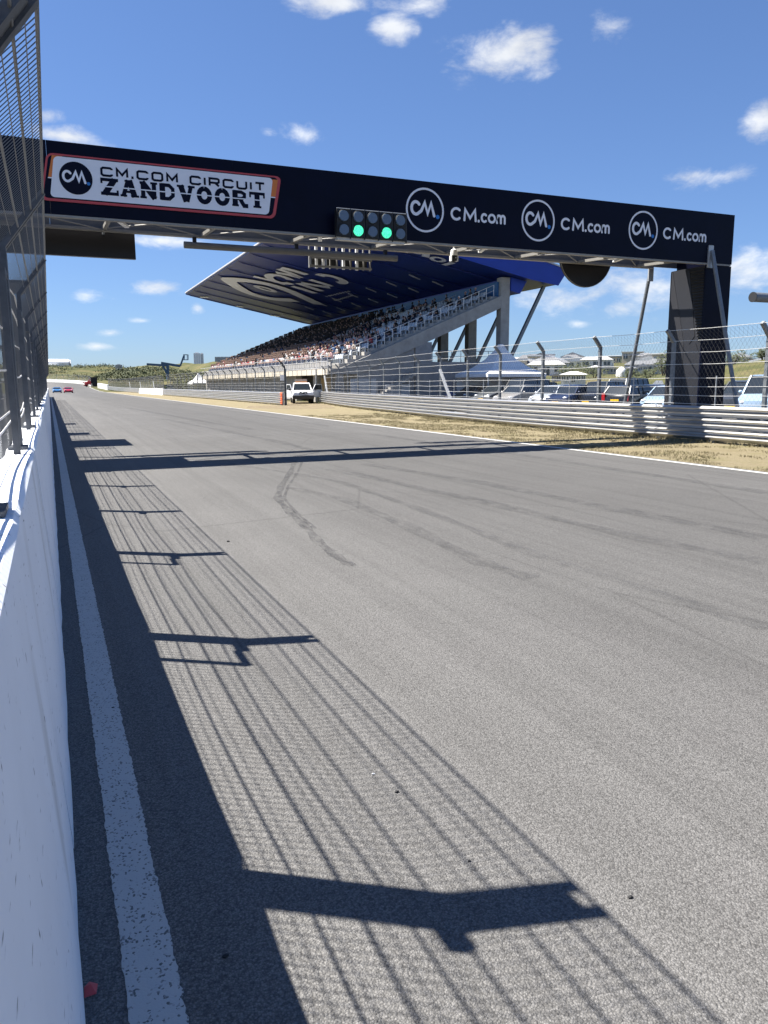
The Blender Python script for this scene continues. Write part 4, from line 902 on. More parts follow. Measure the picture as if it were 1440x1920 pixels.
for nm, pts, rr in (('mast', [(314.5, 712), (314.5, 684)], .45), ('lower_boom', [(275, 683), (316, 685.5)], .38), ('upper_boom', [(302, 680.5), (338, 686.5)], .42), ('jib', [(338, 686.5), (343.5, 671)], .3), ('basket_arm', [(343, 672), (345, 667)], .3), ('strut', [(304, 685), (312, 700)], .22), ('strut', [(306, 685), (313.5, 700)], .22)):
    b = MB(); b.bar(B(*pts[0]), B(*pts[1]), rr*1.5, rr*1.5); b.build(nm, M['liftblue'], bl)
b = MB(); P4 = [B(344, 665), B(351, 665), B(351, 674.5), B(344, 674.5)]
for i in range(4): b.bar(P4[i], P4[(i+1) % 4], .16, .16)
dq = Vector((.4, 1, 0))*1.1
for i in range(4): b.bar(P4[i]+dq, P4[(i+1) % 4]+dq, .16, .16); b.bar(P4[i], P4[i]+dq, .16, .16)
b.add([P4[2], P4[3], P4[3]+dq, P4[2]+dq], [(0, 1, 2, 3)]); b.build('basket', M['liftblue'], bl)
b = MB(); q = B(314, 714); b.box(q.x-1.5, q.x+1.5, q.y-1, q.y+1, hgt(q.x, q.y)-.2, hgt(q.x, q.y)+1.6); b.build('chassis', M['liftblue'], bl)

# ------------------------------------------------------------------ grandstand
SY0, SY1 = 63.2, 123.6; SX0 = 22.3
gs = empty('grandstand', (31, 93, 0), 'long concrete grandstand under a blue cantilever roof, half full of spectators', 'grandstand')
NR = 20; RUN, RISE = .80, .325; TX0, TZ0 = 23.3, 3.15
# terrace
poly = [(TX0, TZ0)]
for i in range(NR): poly += [(TX0+RUN*i, TZ0+RISE*(i+1)), (TX0+RUN*(i+1), TZ0+RISE*(i+1))]
poly += [(TX0+RUN*NR+.5, TZ0+RISE*NR), (TX0+RUN*NR+.5, TZ0+RISE*NR-.35), (TX0+.4, TZ0-.35), (TX0, TZ0-.35)]
b = MB(); b.prism(poly, 'y', SY0+.35, SY1); b.build('terrace', M['concrete'], gs)
# raker beams
YB = [SY0+6.04*i for i in range(11)]
for i, y in enumerate(YB):
    w = .5
    b = MB(); b.prism([(22.4, 2.5), (22.4, 3.0), (23.3, 3.0), (39.5, 9.72), (39.5, 8.62), (37.0, 7.55), (28.5, 4.0), (25.5, 2.7), (25.0, 2.5)], 'y', y-.02 if i == 0 else y, y+w-.2); b.build('raker_beam', M['concrete'], gs)
    b = MB(); b.box(39.42, 40.35, y-.05, y+.75, 0, 11.38 if i == 0 else 10.6); b.build('rear_column', M['concrete'], gs)
    b = MB(); b.box(30.55, 32.2, y+.002, y+.70, 0, 5.35); b.build('middle_column', M['concrete_dark'], gs)
    b = MB(); b.box(23.0, 23.6, y+.05, y+.6, 0, 2.48); b.build('front_column', M['concrete'], gs)
    b = MB(); b.bar((44.3, y+.2, 10.75), (40.66, y+.2, 3.9), .30, .30); b.bar((40.66, y+.2, 3.9), (39.0, y+.2, .8), .28, .28); b.build('back_stay', M['steel'], gs)
# front slab, fascia blocks, parapet panels and railing
b = MB(); b.box(22.30, 23.35, SY0, SY1, 2.50, 2.60); b.build('front_slab', M['concrete'], gs)
nf_ = int((SY1-SY0)/1.51)
for i in range(nf_):
    y = SY0+.02+i*1.51
    b = MB(); b.box(22.18, 22.298, y+.06, y+1.45, 2.46, 2.98); b.build('fascia_block', M['cream'], gs)
    b = MB(); b.box(22.42, 22.54, y+.01, y+1.50, 2.62, 3.55); b.build('parapet_panel', M['concrete_dark'], gs)
    b = MB(); b.bar((22.16, y, 2.5), (22.16, y, 4.12), .045, .045); b.build('railing_post', M['cable'], gs)
for z in (4.12, 3.6, 3.05): b = MB(); b.tube((22.16, SY0, z), (22.16, SY1, z), .028, n=6); b.build('railing_rail', M['cable'], gs)
# undercroft walls
for i in range(len(YB)-1):
    y0, y1 = YB[i]+.62, YB[i+1]
    b = MB(); b.box(25.0, 25.15, y0-.6, y1, 0, 2.6); b.build('undercroft_wall', M['concrete_dark'], gs)
    if i in (1,):
        for k in range(3):
            ya = y0+.3+k*1.75; b = MB(); b.box(24.86, 24.995, ya, ya+1.25, .02, 2.25); b.build('plywood_door', M['wood'], gs)
    elif i > 1:
        for k in range(3):
            ya = y0+.15+k*1.78; b = MB(); b.box(23.05, 23.12, ya, ya+1.68, .1, 2.42); b.build('infill_panel', M['concrete_dark'], gs)
b = MB(); b.prism([(25.0, 0), (25.0, 2.66), (28.45, 3.95), (30.5, 4.8), (30.5, 0)], 'y', SY0+.12, SY0+.3); b.build('end_wall', M['concrete_dark'], gs)
b = MB(); b.box(32.3, 39.35, SY0+.2, SY0+.4, 0, 3.6); b.build('end_wall', M['concrete_dark'], gs)
for k in range(8):
    b = MB(); b.bar((32.4+k*.99, SY0+.3, 3.6), (32.4+k*.99, SY0+.3, 4.6), .04, .04); b.build('landing_post', M['steel'], gs)
b = MB(); b.tube((32.3, SY0+.3, 4.6), (39.4, SY0+.3, 4.6), .03, n=6); b.tube((32.3, SY0+.3, 4.1), (39.4, SY0+.3, 4.1), .02, n=6); b.build('landing_rail', M['steel'], gs)
b = MB()
for k in range(14): b.box(25.2+k*.36, 25.56+k*.36, SY0-1.6, SY0-.05, .02+k*.19, .21+k*.19)
b.build('end_stair', M['concrete'], gs)
for (xa, xb, za, zb_) in ((23.9, 26.3, .1, 2.1), (27.0, 29.5, .1, 1.6)):
    b = MB(); b.box(xa, xb, SY0-.9, SY0-.84, za, zb_); b.build('site_panel', M['galv'], gs)
# rear blue panel above the top row
b = MB(); b.box(39.25, 39.4, SY0+.4, SY1, 9.62, 11.0); b.build('rear_panel', M['backpanel'], gs)
# stepped end railing and aisle railings
def tread(i): return (TX0+RUN*(i+.5), TZ0+RISE*(i+1))
def stair_rail(y, i0, i1, every=1):
    b = MB()
    for i in range(i0, i1, every):
        x, z = tread(i); b.bar((x, y, z), (x, y, z+1.05), .04, .04)
    (xa, za), (xb, zb_) = tread(i0), tread(i1-1)
    b.tube((xa, y, za+1.05), (xb, y, zb_+1.05), .026, n=6); b.tube((xa, y, za+.55), (xb, y, zb_+.55), .018, n=6)
    b.build('stair_railing', M['cable'], gs)
stair_rail(SY0+.45, 0, NR)
for y in (69.5, 81.5, 93.6, 105.7, 117.6): stair_rail(y, 0, 9); stair_rail(y, 9, 19, 2)
stair_rail(SY1-.1, 0, NR)
# roof: wedge with gable ends
ROOF = [(20.5, 15.45), (42.0, 11.12), (45.0, 10.72), (46.05, 12.18), (42.4, 13.05), (20.5, 15.78)]
RY0, RY1 = 62.0, 124.4
def soff(x): return 15.45 + (x-20.5)*(11.12-15.45)/21.5
b = MB(); b.prism([(20.55, 15.50), (42.0, 11.17), (44.9, 10.80), (45.9, 12.15), (42.4, 12.95), (20.55, 15.72)], 'y', RY0+.06, RY1-.06); b.build('roof', M['soffit'], gs)
for y0, y1 in ((RY0, RY0+.055), (RY1-.055, RY1)):
    b = MB(); b.prism(ROOF, 'y', y0, y1); b.build('roof_gable', M['roof_blue'], gs)
b = MB(); b.prism([(20.40, 15.66), (20.54, 15.64), (20.54, 15.80), (20.40, 15.80)], 'y', RY0, RY1); b.build('roof_edge', M['trim'], gs)
b = MB(); b.prism([(42.5, 13.06), (46.2, 12.16), (46.5, 12.2), (42.5, 13.2)], 'y', RY0-.1, RY1); b.build('roof_cap', M['trim'], gs)
b = MB(); b.prism([(40.4, 11.4), (42.1, 11.10), (41.4, 9.95), (40.4, 10.15)], 'y', RY0+1.0, RY1-1.2); b.build('rear_girder', M['roof_blue'], gs)
ribY = [RY1-.35-5.82*i for i in range(11)]
for y in ribY:
    b = MB(); b.prism([(20.6, soff(20.6)+.02), (41.9, soff(41.9)+.02), (39.4, soff(39.4)-.10), (21.2, soff(21.2)-.08)], 'y', y-.07, y+.07); b.build('roof_rib', M['soffit'], gs)
for y in ribY[1:-1]:
    for x in (34.5, 37.2):
        b = MB(); b.bar((x, y+1.2, soff(x)-.05), (x+1.4, y+1.6, soff(x+1.4)-.12), .18, .08); b.build('strip_lamp', M['trim'], gs)
# lettering on the soffit: strokes traced from the photograph onto the soffit plane
SN = Vector((4.33, 0, 21.5)).normalized(); SP = Vector((20.5, 0, 15.45))
def onsoff(x, y):
    d = ray(x, y); t = (SP-CAM).dot(SN)/d.dot(SN); return CAM+d*t
U_ = Vector((0, -1, 0)); V_ = SN.cross(U_)
SFR = (SP, U_, V_, -SN)
def s2(x, y):
    p = onsoff(340+x/4.5, 440+y/4.5)-SP; return (p.dot(U_), p.dot(V_))
def sstroke(mb, pts, w, lift=.03): ribbon(mb, [s2(*p) for p in pts], w*1.35, SFR, lift+.075, False)
def curve(pts, n=5):
    c = catmull([(float(a), float(b_)) for a, b_ in pts], 12.0); return c
LT = [('letter', [[(610, 345), (750, 378), (880, 412)]], .8), ('letter', [[(845, 270), (960, 300), (1060, 330)]], .95), ('letter', [[(800, 312), (900, 330), (1008, 356)]], .9), ('letter', [[(820, 282), (930, 320), (1005, 356)]], .8),
      ('letter', [[(935, 428), (1040, 458), (1130, 488)]], .95), ('letter', [[(985, 402), (1090, 438), (1190, 470)]], .95), ('letter', [[(1012, 398), (1130, 420), (1255, 440)]], .9), ('letter', [[(1085, 372), (1180, 400), (1265, 428)]], .9)]
txt = empty('roof_lettering', (24, 100, 14.4), 'large cream lettering with a swirl on the roof underside', 'lettering')
for nm, sts, w in LT:
    b = MB(); 
    for i, s in enumerate(sts): sstroke(b, s, w, .03)
    b.build(nm, M['soffit_text'], txt)
def ell(cx, cy, rx, ry, rot, a0, a1, n=20):
    return [(cx+rx*math.cos(t)*math.cos(R(rot))-ry*math.sin(t)*math.sin(R(rot)), cy+rx*math.cos(t)*math.sin(R(rot))+ry*math.sin(t)*math.cos(R(rot))) for t in [R(lerp(a0, a1, i/n)) for i in range(n+1)]]
b = MB(); sstroke(b, ell(835, 368, 100, 28, 14, 20, 330), .8, .04); b.build('letter', M['soffit_text'], txt)
b = MB(); sstroke(b, ell(1270, 365, 105, 22, 14, 180, 420), .8, .04); b.build('letter', M['soffit_text'], txt)
b = MB(); sstroke(b, curve([(960, 545), (820, 540), (690, 520), (560, 480), (460, 425), (400, 378), (450, 372), (560, 380), (720, 408), (880, 455), (1020, 515), (1170, 585)]), 1.5, .05); b.build('swirl', M['soffit_text'], txt)
b = MB(); sstroke(b, ell(710, 450, 80, 10, 15, 0, 360), .6, .04); b.build('swirl_core', M['soffit_text'], txt)
for k, (xa, ya, xb, yb) in enumerate(((1215, 512, 1425, 462), (1290, 545, 1440, 500), (160, 520, 225, 520), (465, 597, 515, 602), (750, 675, 830, 685))):
    for i in range(9 if k < 2 else 3):
        t = i/(9 if k < 2 else 3); b = MB(); x, y = lerp(xa, xb, t), lerp(ya, yb, t); sstroke(b, [(x, y), (x+24, y+6)], .35 if k < 2 else .7, .03); b.build('small_letter', M['soffit_text'], txt)
def s3(x, y): return (340+0, 0)
def nstroke(name, pts, w):
    b = MB(); q = []
    for x, y in pts:
        p = onsoff(700+x/7.2, 440+y/7.2)-SP; q.append((p.dot(U_), p.dot(V_)))
    ribbon(b, q, w, SFR, .03, False); b.build(name, M['soffit_text'], txt)
nstroke('letter', ell(872, 330, 85, 26, 9, 0, 360), .42); nstroke('letter', [(930, 413), (1080, 372)], .5); nstroke('letter', [(540, 240), (620, 252), (690, 238)], .4); nstroke('letter', [(715, 238), (705, 298)], .7); nstroke('letter', [(415, 228), (470, 238)], .4)
# seats: nearest 300 as parts, the rest as one part
def seat_mb(b, x, y, z):
    b.box(x-.20, x+.18, y-.21, y+.21, z+.36, z+.41); b.add([(x+.17, y-.21, z+.38), (x+.17, y+.21, z+.38), (x+.29, y+.20, z+.80), (x+.29, y-.20, z+.80), (x+.21, y-.21, z+.38), (x+.21, y+.21, z+.38), (x+.32, y+.20, z+.80), (x+.32, y-.20, z+.80)], [(0, 1, 2, 3), (7, 6, 5, 4), (2, 3, 7, 6), (0, 3, 7, 4), (1, 2, 6, 5)])
    b.box(x-.04, x+.10, y-.05, y+.05, z, z+.36)
AIS = (69.5, 81.5, 93.6, 105.7, 117.6)
spots = []
for i in range(NR-1):
    x, z = tread(i); y = SY0+1.35
    while y < SY1-.6:
        if all(abs(y-a) > .75 for a in AIS): spots.append((i, x+.05, y, z))
        y += .54
spots.sort(key=lambda s: s[2])
b = MB(); seat_mb(b, 0, 0, 0); sp0 = b.build('seat', M['seat'], gs)
rl = gs.location
first = True
for (i, x, y, z) in spots[:300]:
    if first: sp0.data.transform(Matrix.Translation(rl)); o = sp0; first = False
    else: o = piece(sp0, 'seat', gs)
    o.location = (x-rl.x, y-rl.y, z-rl.z)
b = MB()
for (i, x, y, z) in spots[300:]: seat_mb(b, x, y, z)
b.build('seat_rows', M['seat'], gs)['kind'] = 'stuff'
# ------------------------------------------------------------------ spectators
def sitter(b, x, y, z, rnd, stand=False, shirt=0):
    """seated on a seat 0.41 m above z, facing the track (-x); shirt = material slot"""
    hz = z+.41+.09; ln = rnd.uniform(-.06, .06); tw = rnd.uniform(-.05, .05)
    b.cur = 0; b.path([(x+.02, y, hz-.10), (x+.03, y, hz+.05), (x+.02, y+tw*.5, hz+.28), (x-.01, y+tw, hz+.46), (x-.02, y+tw, hz+.53)], [.12, .165, .18, .17, .07], 7)
    for s in (-1, 1):
        b.cur = 0; b.path([(x-.01, y+tw+s*.18, hz+.46), (x-.06, y+s*.25, hz+.22)], [.065, .05], 5)
        b.cur = 1; b.path([(x-.06, y+s*.25, hz+.22), (x-.27, y+s*.12+ln, hz+.12+ln)], [.045, .035], 5)
        b.cur = 3; b.path([(x+.0, y+s*.09, hz-.02), (x-.42, y+s*.11, hz+.02), (x-.46, y+s*.11, hz-.42)], [.085, .07, .05], 5)
    b.cur = 1; b.path([(x-.02, y+tw, hz+.52), (x-.03, y+tw, hz+.60)], [.05, .05], 5); b.ball((x-.05, y+tw, hz+.70), .105, 7, 5, (1, .85, 1.15))
    b.cur = 2; b.ball((x-.02, y+tw, hz+.745), .108, 7, 4, (1, .92, .95)); b.cur = 0
people = []
rnd = random.Random(11)
for (i, x, y, z) in spots:
    far = sstep(66, 84, y); p = (.42+.53*far) if i < 7 else (.24+.74*sstep(72, 90, y) if i < 14 else .16+.76*sstep(78, 98, y))
    cl = noise.noise(Vector((y/2.6, i/2.2, 1.3))); p += cl*.55*(1-far*.55)
    if rnd.random() < p: people.append((i, x, y, z))
people.sort(key=lambda s: s[2])
meshes = {}
for sh in range(8):
    for vv in range(2):
        b = MB(); sitter(b, 0, 0, 0, random.Random(sh*7+vv)); me = b.build('person', [SHIRTS[sh], M['skin'], M['hair'] if vv == 0 else SHIRTS[(sh+2) % 8], M['denim']], loc=(0, 0, 0), smooth=True); meshes[sh, vv] = me.data; bpy.data.objects.remove(me)
mass = {}
for n, (i, x, y, z) in enumerate(people):
    sh = rnd.choice((2, 3, 2, 5, 2, 6, 4, 7, 0, 2, 1, 3, 0)) if i < 6 else rnd.choice((0, 0, 1, 1, 7, 0, 1, 0, 0, 2, 0))  # upper rows dressed darker, roof shade partly put into their clothes
    if n < 170:
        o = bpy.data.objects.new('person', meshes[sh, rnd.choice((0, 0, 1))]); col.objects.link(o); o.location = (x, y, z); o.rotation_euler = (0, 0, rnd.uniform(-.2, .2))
        tag(o, 'spectator in a %s top seated in the %s rows of the grandstand' % (SHIRT_N[sh], 'sunlit lower' if i < 6 else 'shaded upper'), 'person', 'seated spectators at the near end of the stand')
    else: mass.setdefault(sh, []).append((x, y, z, i))
b = MB(); mm = []
for sh, lst in sorted(mass.items()):
    for (x, y, z, row) in lst:
        k0 = len(b.m); sitter(b, x, y, z, rnd); shade_skin = row >= 6 and rnd.random() < .7; cap_ = len(b.m)-28-35-12  # upper rows: skin swapped for dark colours to deepen the roof shade
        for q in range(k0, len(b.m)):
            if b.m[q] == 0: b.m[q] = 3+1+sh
            elif b.m[q] == 1 and shade_skin: b.m[q] = 4+sh if q < k0+60 else 2
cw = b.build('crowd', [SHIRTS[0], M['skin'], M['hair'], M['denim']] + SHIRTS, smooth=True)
tag(cw, 'dense crowd of spectators filling the far two thirds of the grandstand', 'crowd', kind='stuff')

# ------------------------------------------------------------------ tents
def pagoda(name, c, wd_, eave, peak, label, rot):
    t = empty(name, (0, 0, 0), label, 'tent', 'white pagoda tents'); h = wd_/2; rings = []
    for s, z in ((1.0, eave-.28), (1.0, eave), (.62, lerp(eave, peak, .22)), (.34, lerp(eave, peak, .5)), (.14, lerp(eave, peak, .8)), (.05, peak)):
        rings.append([(x*h*s, y*h*s, z) for x, y in ((-1, -1), (0, -1.0 if s == 1 else -.96), (1, -1), (1 if s == 1 else .96, 0), (1, 1), (0, 1 if s == 1 else .96), (-1, 1), (-1 if s == 1 else -.96, 0))])
    b = MB(); b.loft(rings); b.build('canopy', M['tent'], t, smooth=False)
    for x in (-1, 1):
        for y in (-1, 1): b = MB(); b.bar((x*(h-.06), y*(h-.06), 0), (x*(h-.06), y*(h-.06), eave-.25), .08, .08); b.build('leg', M['galv'], t)
    for (x0, x1, y0, y1) in ((-h+.1, h-.1, h-.06, h-.04), (h-.06, h-.04, -h+.1, h-.1)):
        b = MB(); b.box(x0, x1, y0, y1, .02, eave-.26); b.build('side_wall', M['tent'], t)
    t.location = c; t.rotation_euler = (0, 0, rot); return t
d = ray(938, 700)
pagoda('pagoda_tent', (60.3*d.x/d.y, 60.3, 0), 5.2, 2.45, 5.1, 'white pagoda tent between the parked cars and the grandstand end', R(4)).scale = (1.22, 1, 1)
d = ray(373, 720); pagoda('pagoda_tent', (24.5, 24.5*d.y/d.x, 0), 3.2, 2.0, 3.7, 'small white pagoda tent past the far end of the grandstand', R(5))

# ------------------------------------------------------------------ houses and other buildings on the dunes
HM = {'white': mat('house_white', (.80, .79, .77), .8, var=.04), 'cream': mat('house_cream', (.52, .46, .36), .8, var=.06), 'grey': mat('house_grey', (.34, .35, .36), .8, var=.06), 'brown': mat('house_brown', (.30, .19, .13), .8, var=.08), 'green': mat('house_green', (.16, .22, .17), .8), 'pale': mat('house_pale', (.58, .57, .54), .8)}
RM = {'slate': mat('roof_slate', (.15, .155, .165), .8, var=.08), 'white': mat('roof_white', (.66, .67, .68), .7), 'light': mat('roof_light', (.36, .36, .36), .8, var=.06), 'dark': mat('roof_dark', (.07, .075, .085), .8), 'red': mat('roof_red', (.28, .10, .06), .8)}
def house(x0, x1, ytop, ybase, D, wall, roof, style, label, nwin=4, group='holiday houses on the dune slope'):
    A, Bp = atD(x0, ybase, D), atD(x1, ybase, D); top = atD((x0+x1)/2, ytop, D).z
    cx, cy = (A.x+Bp.x)/2, (A.y+Bp.y)/2; wd_ = (Bp-A).length; z0 = min(A.z, hgt(cx, cy)-.2); ang = math.atan2(Bp.y-A.y, Bp.x-A.x)
    zb = A.z; tot = top-zb; dep = max(4.0, min(wd_*.6, 9)); t = empty('house', (0, 0, 0), label, 'house', group)
    hw = tot*(.62 if style == 'gable' else .70 if style == 'hip' else .92)
    b = MB(); b.box(-wd_/2, wd_/2, 0, dep, z0-zb-.6, hw); w_ = b.build('wall', HM[wall], t)
    if style == 'flat':
        b = MB(); b.box(-wd_/2-.25, wd_/2+.25, -.3, dep+.3, hw+.002, tot); b.build('roof', RM[roof], t)
    elif style == 'gable':
        b = MB(); b.prism([(-wd_/2-.3, hw-.05), (0, tot), (wd_/2+.3, hw-.05)], 'y', -.35, dep+.35); b.build('roof', RM[roof], t)
    else:
        b = MB(); b.add([(-wd_/2-.3, -.4, hw), (wd_/2+.3, -.4, hw), (wd_/2+.3, dep+.4, hw), (-wd_/2-.3, dep+.4, hw), (-wd_/2+1.2, dep/2, tot), (wd_/2-1.2, dep/2, tot)], [(0, 1, 5, 4), (1, 2, 5), (2, 3, 4, 5), (3, 0, 4), (3, 2, 1, 0)]); b.build('roof', RM[roof], t)
    for i in range(nwin):
        cxw = lerp(-wd_/2, wd_/2, (i+.5)/nwin); ww = wd_/nwin*.30; z_0, z_1 = hw*.34, hw*.80
        if i == nwin//2: z_0 = .05
        b = MB(); b.box(cxw-ww, cxw+ww, -.05, -.004, z_0, z_1); wn = b.build('window' if i != nwin//2 else 'door', M['window'], t)
        b = MB(); b.box(cxw-.05, cxw+.05, -.075, -.052, z_0, z_1); b.box(cxw-ww-.06, cxw+ww+.06, -.08, -.052, z_1+.002, z_1+.1); b.build('frame', M['white'], wn)
    t.location = (cx, cy, zb); t.rotation_euler = (0, 0, ang); return t
HL = [(962, 990, 674, 689, 240, 'grey', 'light', 'hip', 'low grey house with pale hipped roof next to the tent peak', 3),
 (991, 1011, 674, 684, 262, 'white', 'white', 'flat', 'white flat roofed house on the skyline beside the low grey one', 3), (1013, 1033, 674, 685, 265, 'white', 'light', 'flat', 'white house with grey flat roof on the skyline', 3),
 (1035, 1064, 674, 683, 262, 'brown', 'dark', 'flat', 'brown terrace with dark flat roof on the skyline', 5), (1066, 1092, 674.5, 684, 262, 'pale', 'light', 'flat', 'pale terrace beside the brown one on the skyline', 4), (1094, 1116, 676, 685, 258, 'pale', 'slate', 'gable', 'pale gabled house between terrace and large hall', 2),
 (992, 1040, 687, 702, 168, 'white', 'light', 'hip', 'white bungalow with wide grey hipped roof and dark windows', 5), (1012, 1030, 683, 690, 205, 'grey', 'slate', 'hip', 'slate roofed house above the white bungalow', 3),
 (1052, 1098, 696, 717, 112, 'white', 'white', 'hip', 'white chalet with white roof behind the parked cars', 5), (1034, 1052, 700, 711, 135, 'pale', 'light', 'gable', 'small pale chalet between bungalow and white chalet', 2),
 (1126, 1164, 668, 684, 255, 'cream', 'dark', 'flat', 'cream end of the large hall on the skyline', 4), (1164, 1181, 668, 683, 254, 'green', 'dark', 'flat', 'green middle part of the large hall', 2), (1181, 1196, 667, 683, 253, 'cream', 'dark', 'flat', 'cream block right of the green hall part', 2), (1196, 1220, 666, 684, 258, 'grey', 'dark', 'flat', 'grey block with dark roof at the end of the hall', 3),
 (1104, 1128, 685, 697, 176, 'pale', 'white', 'hip', 'pale cabin with white roof below the skyline terrace', 3), (1130, 1156, 686, 698, 172, 'grey', 'light', 'gable', 'grey cabin with pale gable next to the white domed tent', 2),
 (1170, 1196, 687, 699, 165, 'grey', 'slate', 'hip', 'grey cabin with dark roof right of the white domed tent', 3), (1196, 1214, 681, 697, 170, 'white', 'light', 'gable', 'white gabled cabin beside the rear gantry brace', 2), (1215, 1242, 683, 698, 172, 'white', 'white', 'hip', 'white roofed cabin between gantry brace and column', 3), (1216, 1236, 674, 683, 215, 'pale', 'white', 'gable', 'pale cabin with white arched gables above the white roofed one', 2),
 (1372, 1395, 676, 688, 190, 'grey', 'slate', 'hip', 'grey house with slate roof beside the front gantry brace', 3), (1396, 1448, 672, 684, 215, 'brown', 'dark', 'flat', 'long dark roofed house above the dune bank', 7), (1421, 1433, 667, 674, 225, 'pale', 'light', 'flat', 'small pale box on the long dark roof', 1), (1426, 1446, 682, 695, 150, 'white', 'white', 'flat', 'white framed verandah above the dune bank', 3),
 (905, 940, 690, 702, 185, 'pale', 'light', 'hip', 'pale cabin seen between the grandstand columns', 4), (1450, 1500, 678, 694, 160, 'cream', 'red', 'gable', 'cream cabin with red roof past the verandah', 3)]
for h in HL: house(*h)
rh = random.Random(21)
for i in range(38):
    px_ = rh.uniform(955, 1245) if i % 4 else rh.uniform(1365, 1500); D = rh.uniform(165, 265)
    d = ray(px_, 700); k = D/math.hypot(d.x, d.y); gx, gy = d.x*k, d.y*k; z = hgt(gx, gy)
    rel = (z-EYE)/k; yb = 700+(d.z-rel)*F/1.0*.985; hpx = rh.uniform(3.0, 4.2)/D*F*.96; wpx = rh.uniform(5, 10)/D*F
    wl, rf, st = rh.choice((('white', 'light', 'hip'), ('white', 'white', 'gable'), ('pale', 'light', 'gable'), ('pale', 'slate', 'hip'), ('cream', 'white', 'flat')))
    house(px_-wpx/2, px_+wpx/2, yb-hpx, yb, D, wl, rf, st, 'small %s holiday cabin with %s %s roof on the dune slope' % (wl, 'pale' if rf == 'light' else rf, {'hip': 'hipped', 'gable': 'gabled', 'flat': 'flat'}[st]), 3, 'small cabins scattered on the dune slope')
# white domed tent
q = atD(1165, 698, 150); dt = empty('domed_tent', (q.x, q.y, hgt(q.x, q.y)), 'white domed event tent among the cabins', 'tent')
b = MB(); z = hgt(q.x, q.y)-.2; b.path([(q.x, q.y, z), (q.x, q.y, z+1.0), (q.x, q.y, z+1.5), (q.x, q.y, z+1.9), (q.x, q.y, z+2.0)], [.95, .95, .8, .4, .05], 14); b.build('canopy', M['tent'], dt, smooth=True)
# caravans and campers in front of the dune bank
for i, (x0, x1, yt, yb, D, lab) in enumerate(((1366, 1386, 713, 729, 66, 'white caravan beside the front gantry brace'), (1392, 1424, 712, 728, 68, 'long white caravan in front of the dune bank'), (1222, 1246, 714, 722, 76, 'white caravan behind the parked cars by the column'))):
    A, Bp = atD(x0, 720, D), atD(x1, 720, D); wd_ = (Bp-A).length; top = atD(x0, yt, D).z; t = empty('caravan', (0, 0, 0), lab, 'caravan', 'caravans behind the car park')
    b = MB(); b.prism([(-wd_/2, .45), (-wd_/2+.05, top*.8), (-wd_/2+.35, top), (wd_/2-.2, top), (wd_/2, top*.7), (wd_/2, .45)], 'y', 0, 2.1); b.build('body', M['carwhite'], t)
    for k in (-.28, .1): b = MB(); b.box(wd_*k, wd_*(k+.2), -.02, -.003, top*.5, top*.78); b.build('window', M['glass'], t)
    b = MB(); b.disc((0, .1, .33), .33, (0, 1, 0), 14, .18); b.build('wheel', M['tyre'], t)
    t.location = ((A.x+Bp.x)/2, (A.y+Bp.y)/2, hgt((A.x+Bp.x)/2, (A.y+Bp.y)/2)); t.rotation_euler = (0, 0, math.atan2(Bp.y-A.y, Bp.x-A.x))
# far tower blocks and the white hall on the dune
def block(name, x0, x1, yt, D, wall, label, floors, bays, dep=14):
    A, Bp = atD(x0, 700, D), atD(x1, 700, D); top = atD(x0, yt, D).z; cx, cy = (A.x+Bp.x)/2, (A.y+Bp.y)/2; zb = hgt(cx, cy)-1; wd_ = (Bp-A).length; t = empty(name, (0, 0, 0), label, 'building'); hh = top-zb
    b = MB(); b.box(-wd_/2, wd_/2, 0, dep, 0, hh); b.build('wall', HM[wall], t)
    for f in range(floors):
        for k in range(bays):
            xa = lerp(-wd_/2, wd_/2, (k+.28)/bays); xb = lerp(-wd_/2, wd_/2, (k+.72)/bays); za = hh*(f+.35)/floors; zc = hh*(f+.70)/floors
            b = MB(); b.box(xa, xb, -.3, -.01, za, zc); b.build('window', M['farwindow'], t)
    b = MB(); b.box(-wd_*.25, wd_*.25, dep*.2, dep*.7, hh+.01, hh*1.04); b.build('plant_room', HM['grey'], t)
    t.location = (cx, cy, zb); t.rotation_euler = (0, 0, math.atan2(Bp.y-A.y, Bp.x-A.x)); return t
HM['tower'] = mat('hazed_render', (.86, .87, .90), .7)  # wall colour lightened to stand in for distance haze
block('tower_block', 364.5, 377, 662, 760, 'tower', 'tall pale tower block beyond the grandstand', 15, 3)
block('tower_block', 377.2, 383, 663, 765, 'white', 'narrow darker wing of the tall tower block', 14, 1)
block('apartment_block', 320, 341, 689, 640, 'grey', 'grey apartment block beside the boom lift', 4, 5)
block('apartment_block', 378, 402, 682, 900, 'pale', 'pale apartments between tower block and grandstand', 5, 4)
block('apartment_block', 404, 446, 669, 420, 'grey', 'grey roofed building rising behind the far end of the stand', 4, 6)
block('lookout_hut', 217, 230, 684, 430, 'grey', 'small grey lookout hut on the scrub hill', 1, 2, 5)
A, Bp = atD(40, 690, 560), atD(134, 690, 560); t = empty('white_hall', (0, 0, 0), 'long white barrel roofed hall on top of the far dune', 'hall'); wd_ = (Bp-A).length; h0 = atD(92, 690, 560).z; h1 = atD(92, 672.5, 560).z-h0
b = MB(); b.prism([(0, -2)] + [(0+9*(1-math.cos(a)), h1*(.55+.45*math.sin(a))) for a in [math.pi/2*i/6 for i in range(7)]] + [(9+9*math.sin(a), h1*(.55+.45*math.cos(a))) for a in [math.pi/2*i/6 for i in range(1, 7)]] + [(18, -2)], 'x', -wd_/2, wd_/2-1.5); b.build('barrel', M['white'], t)
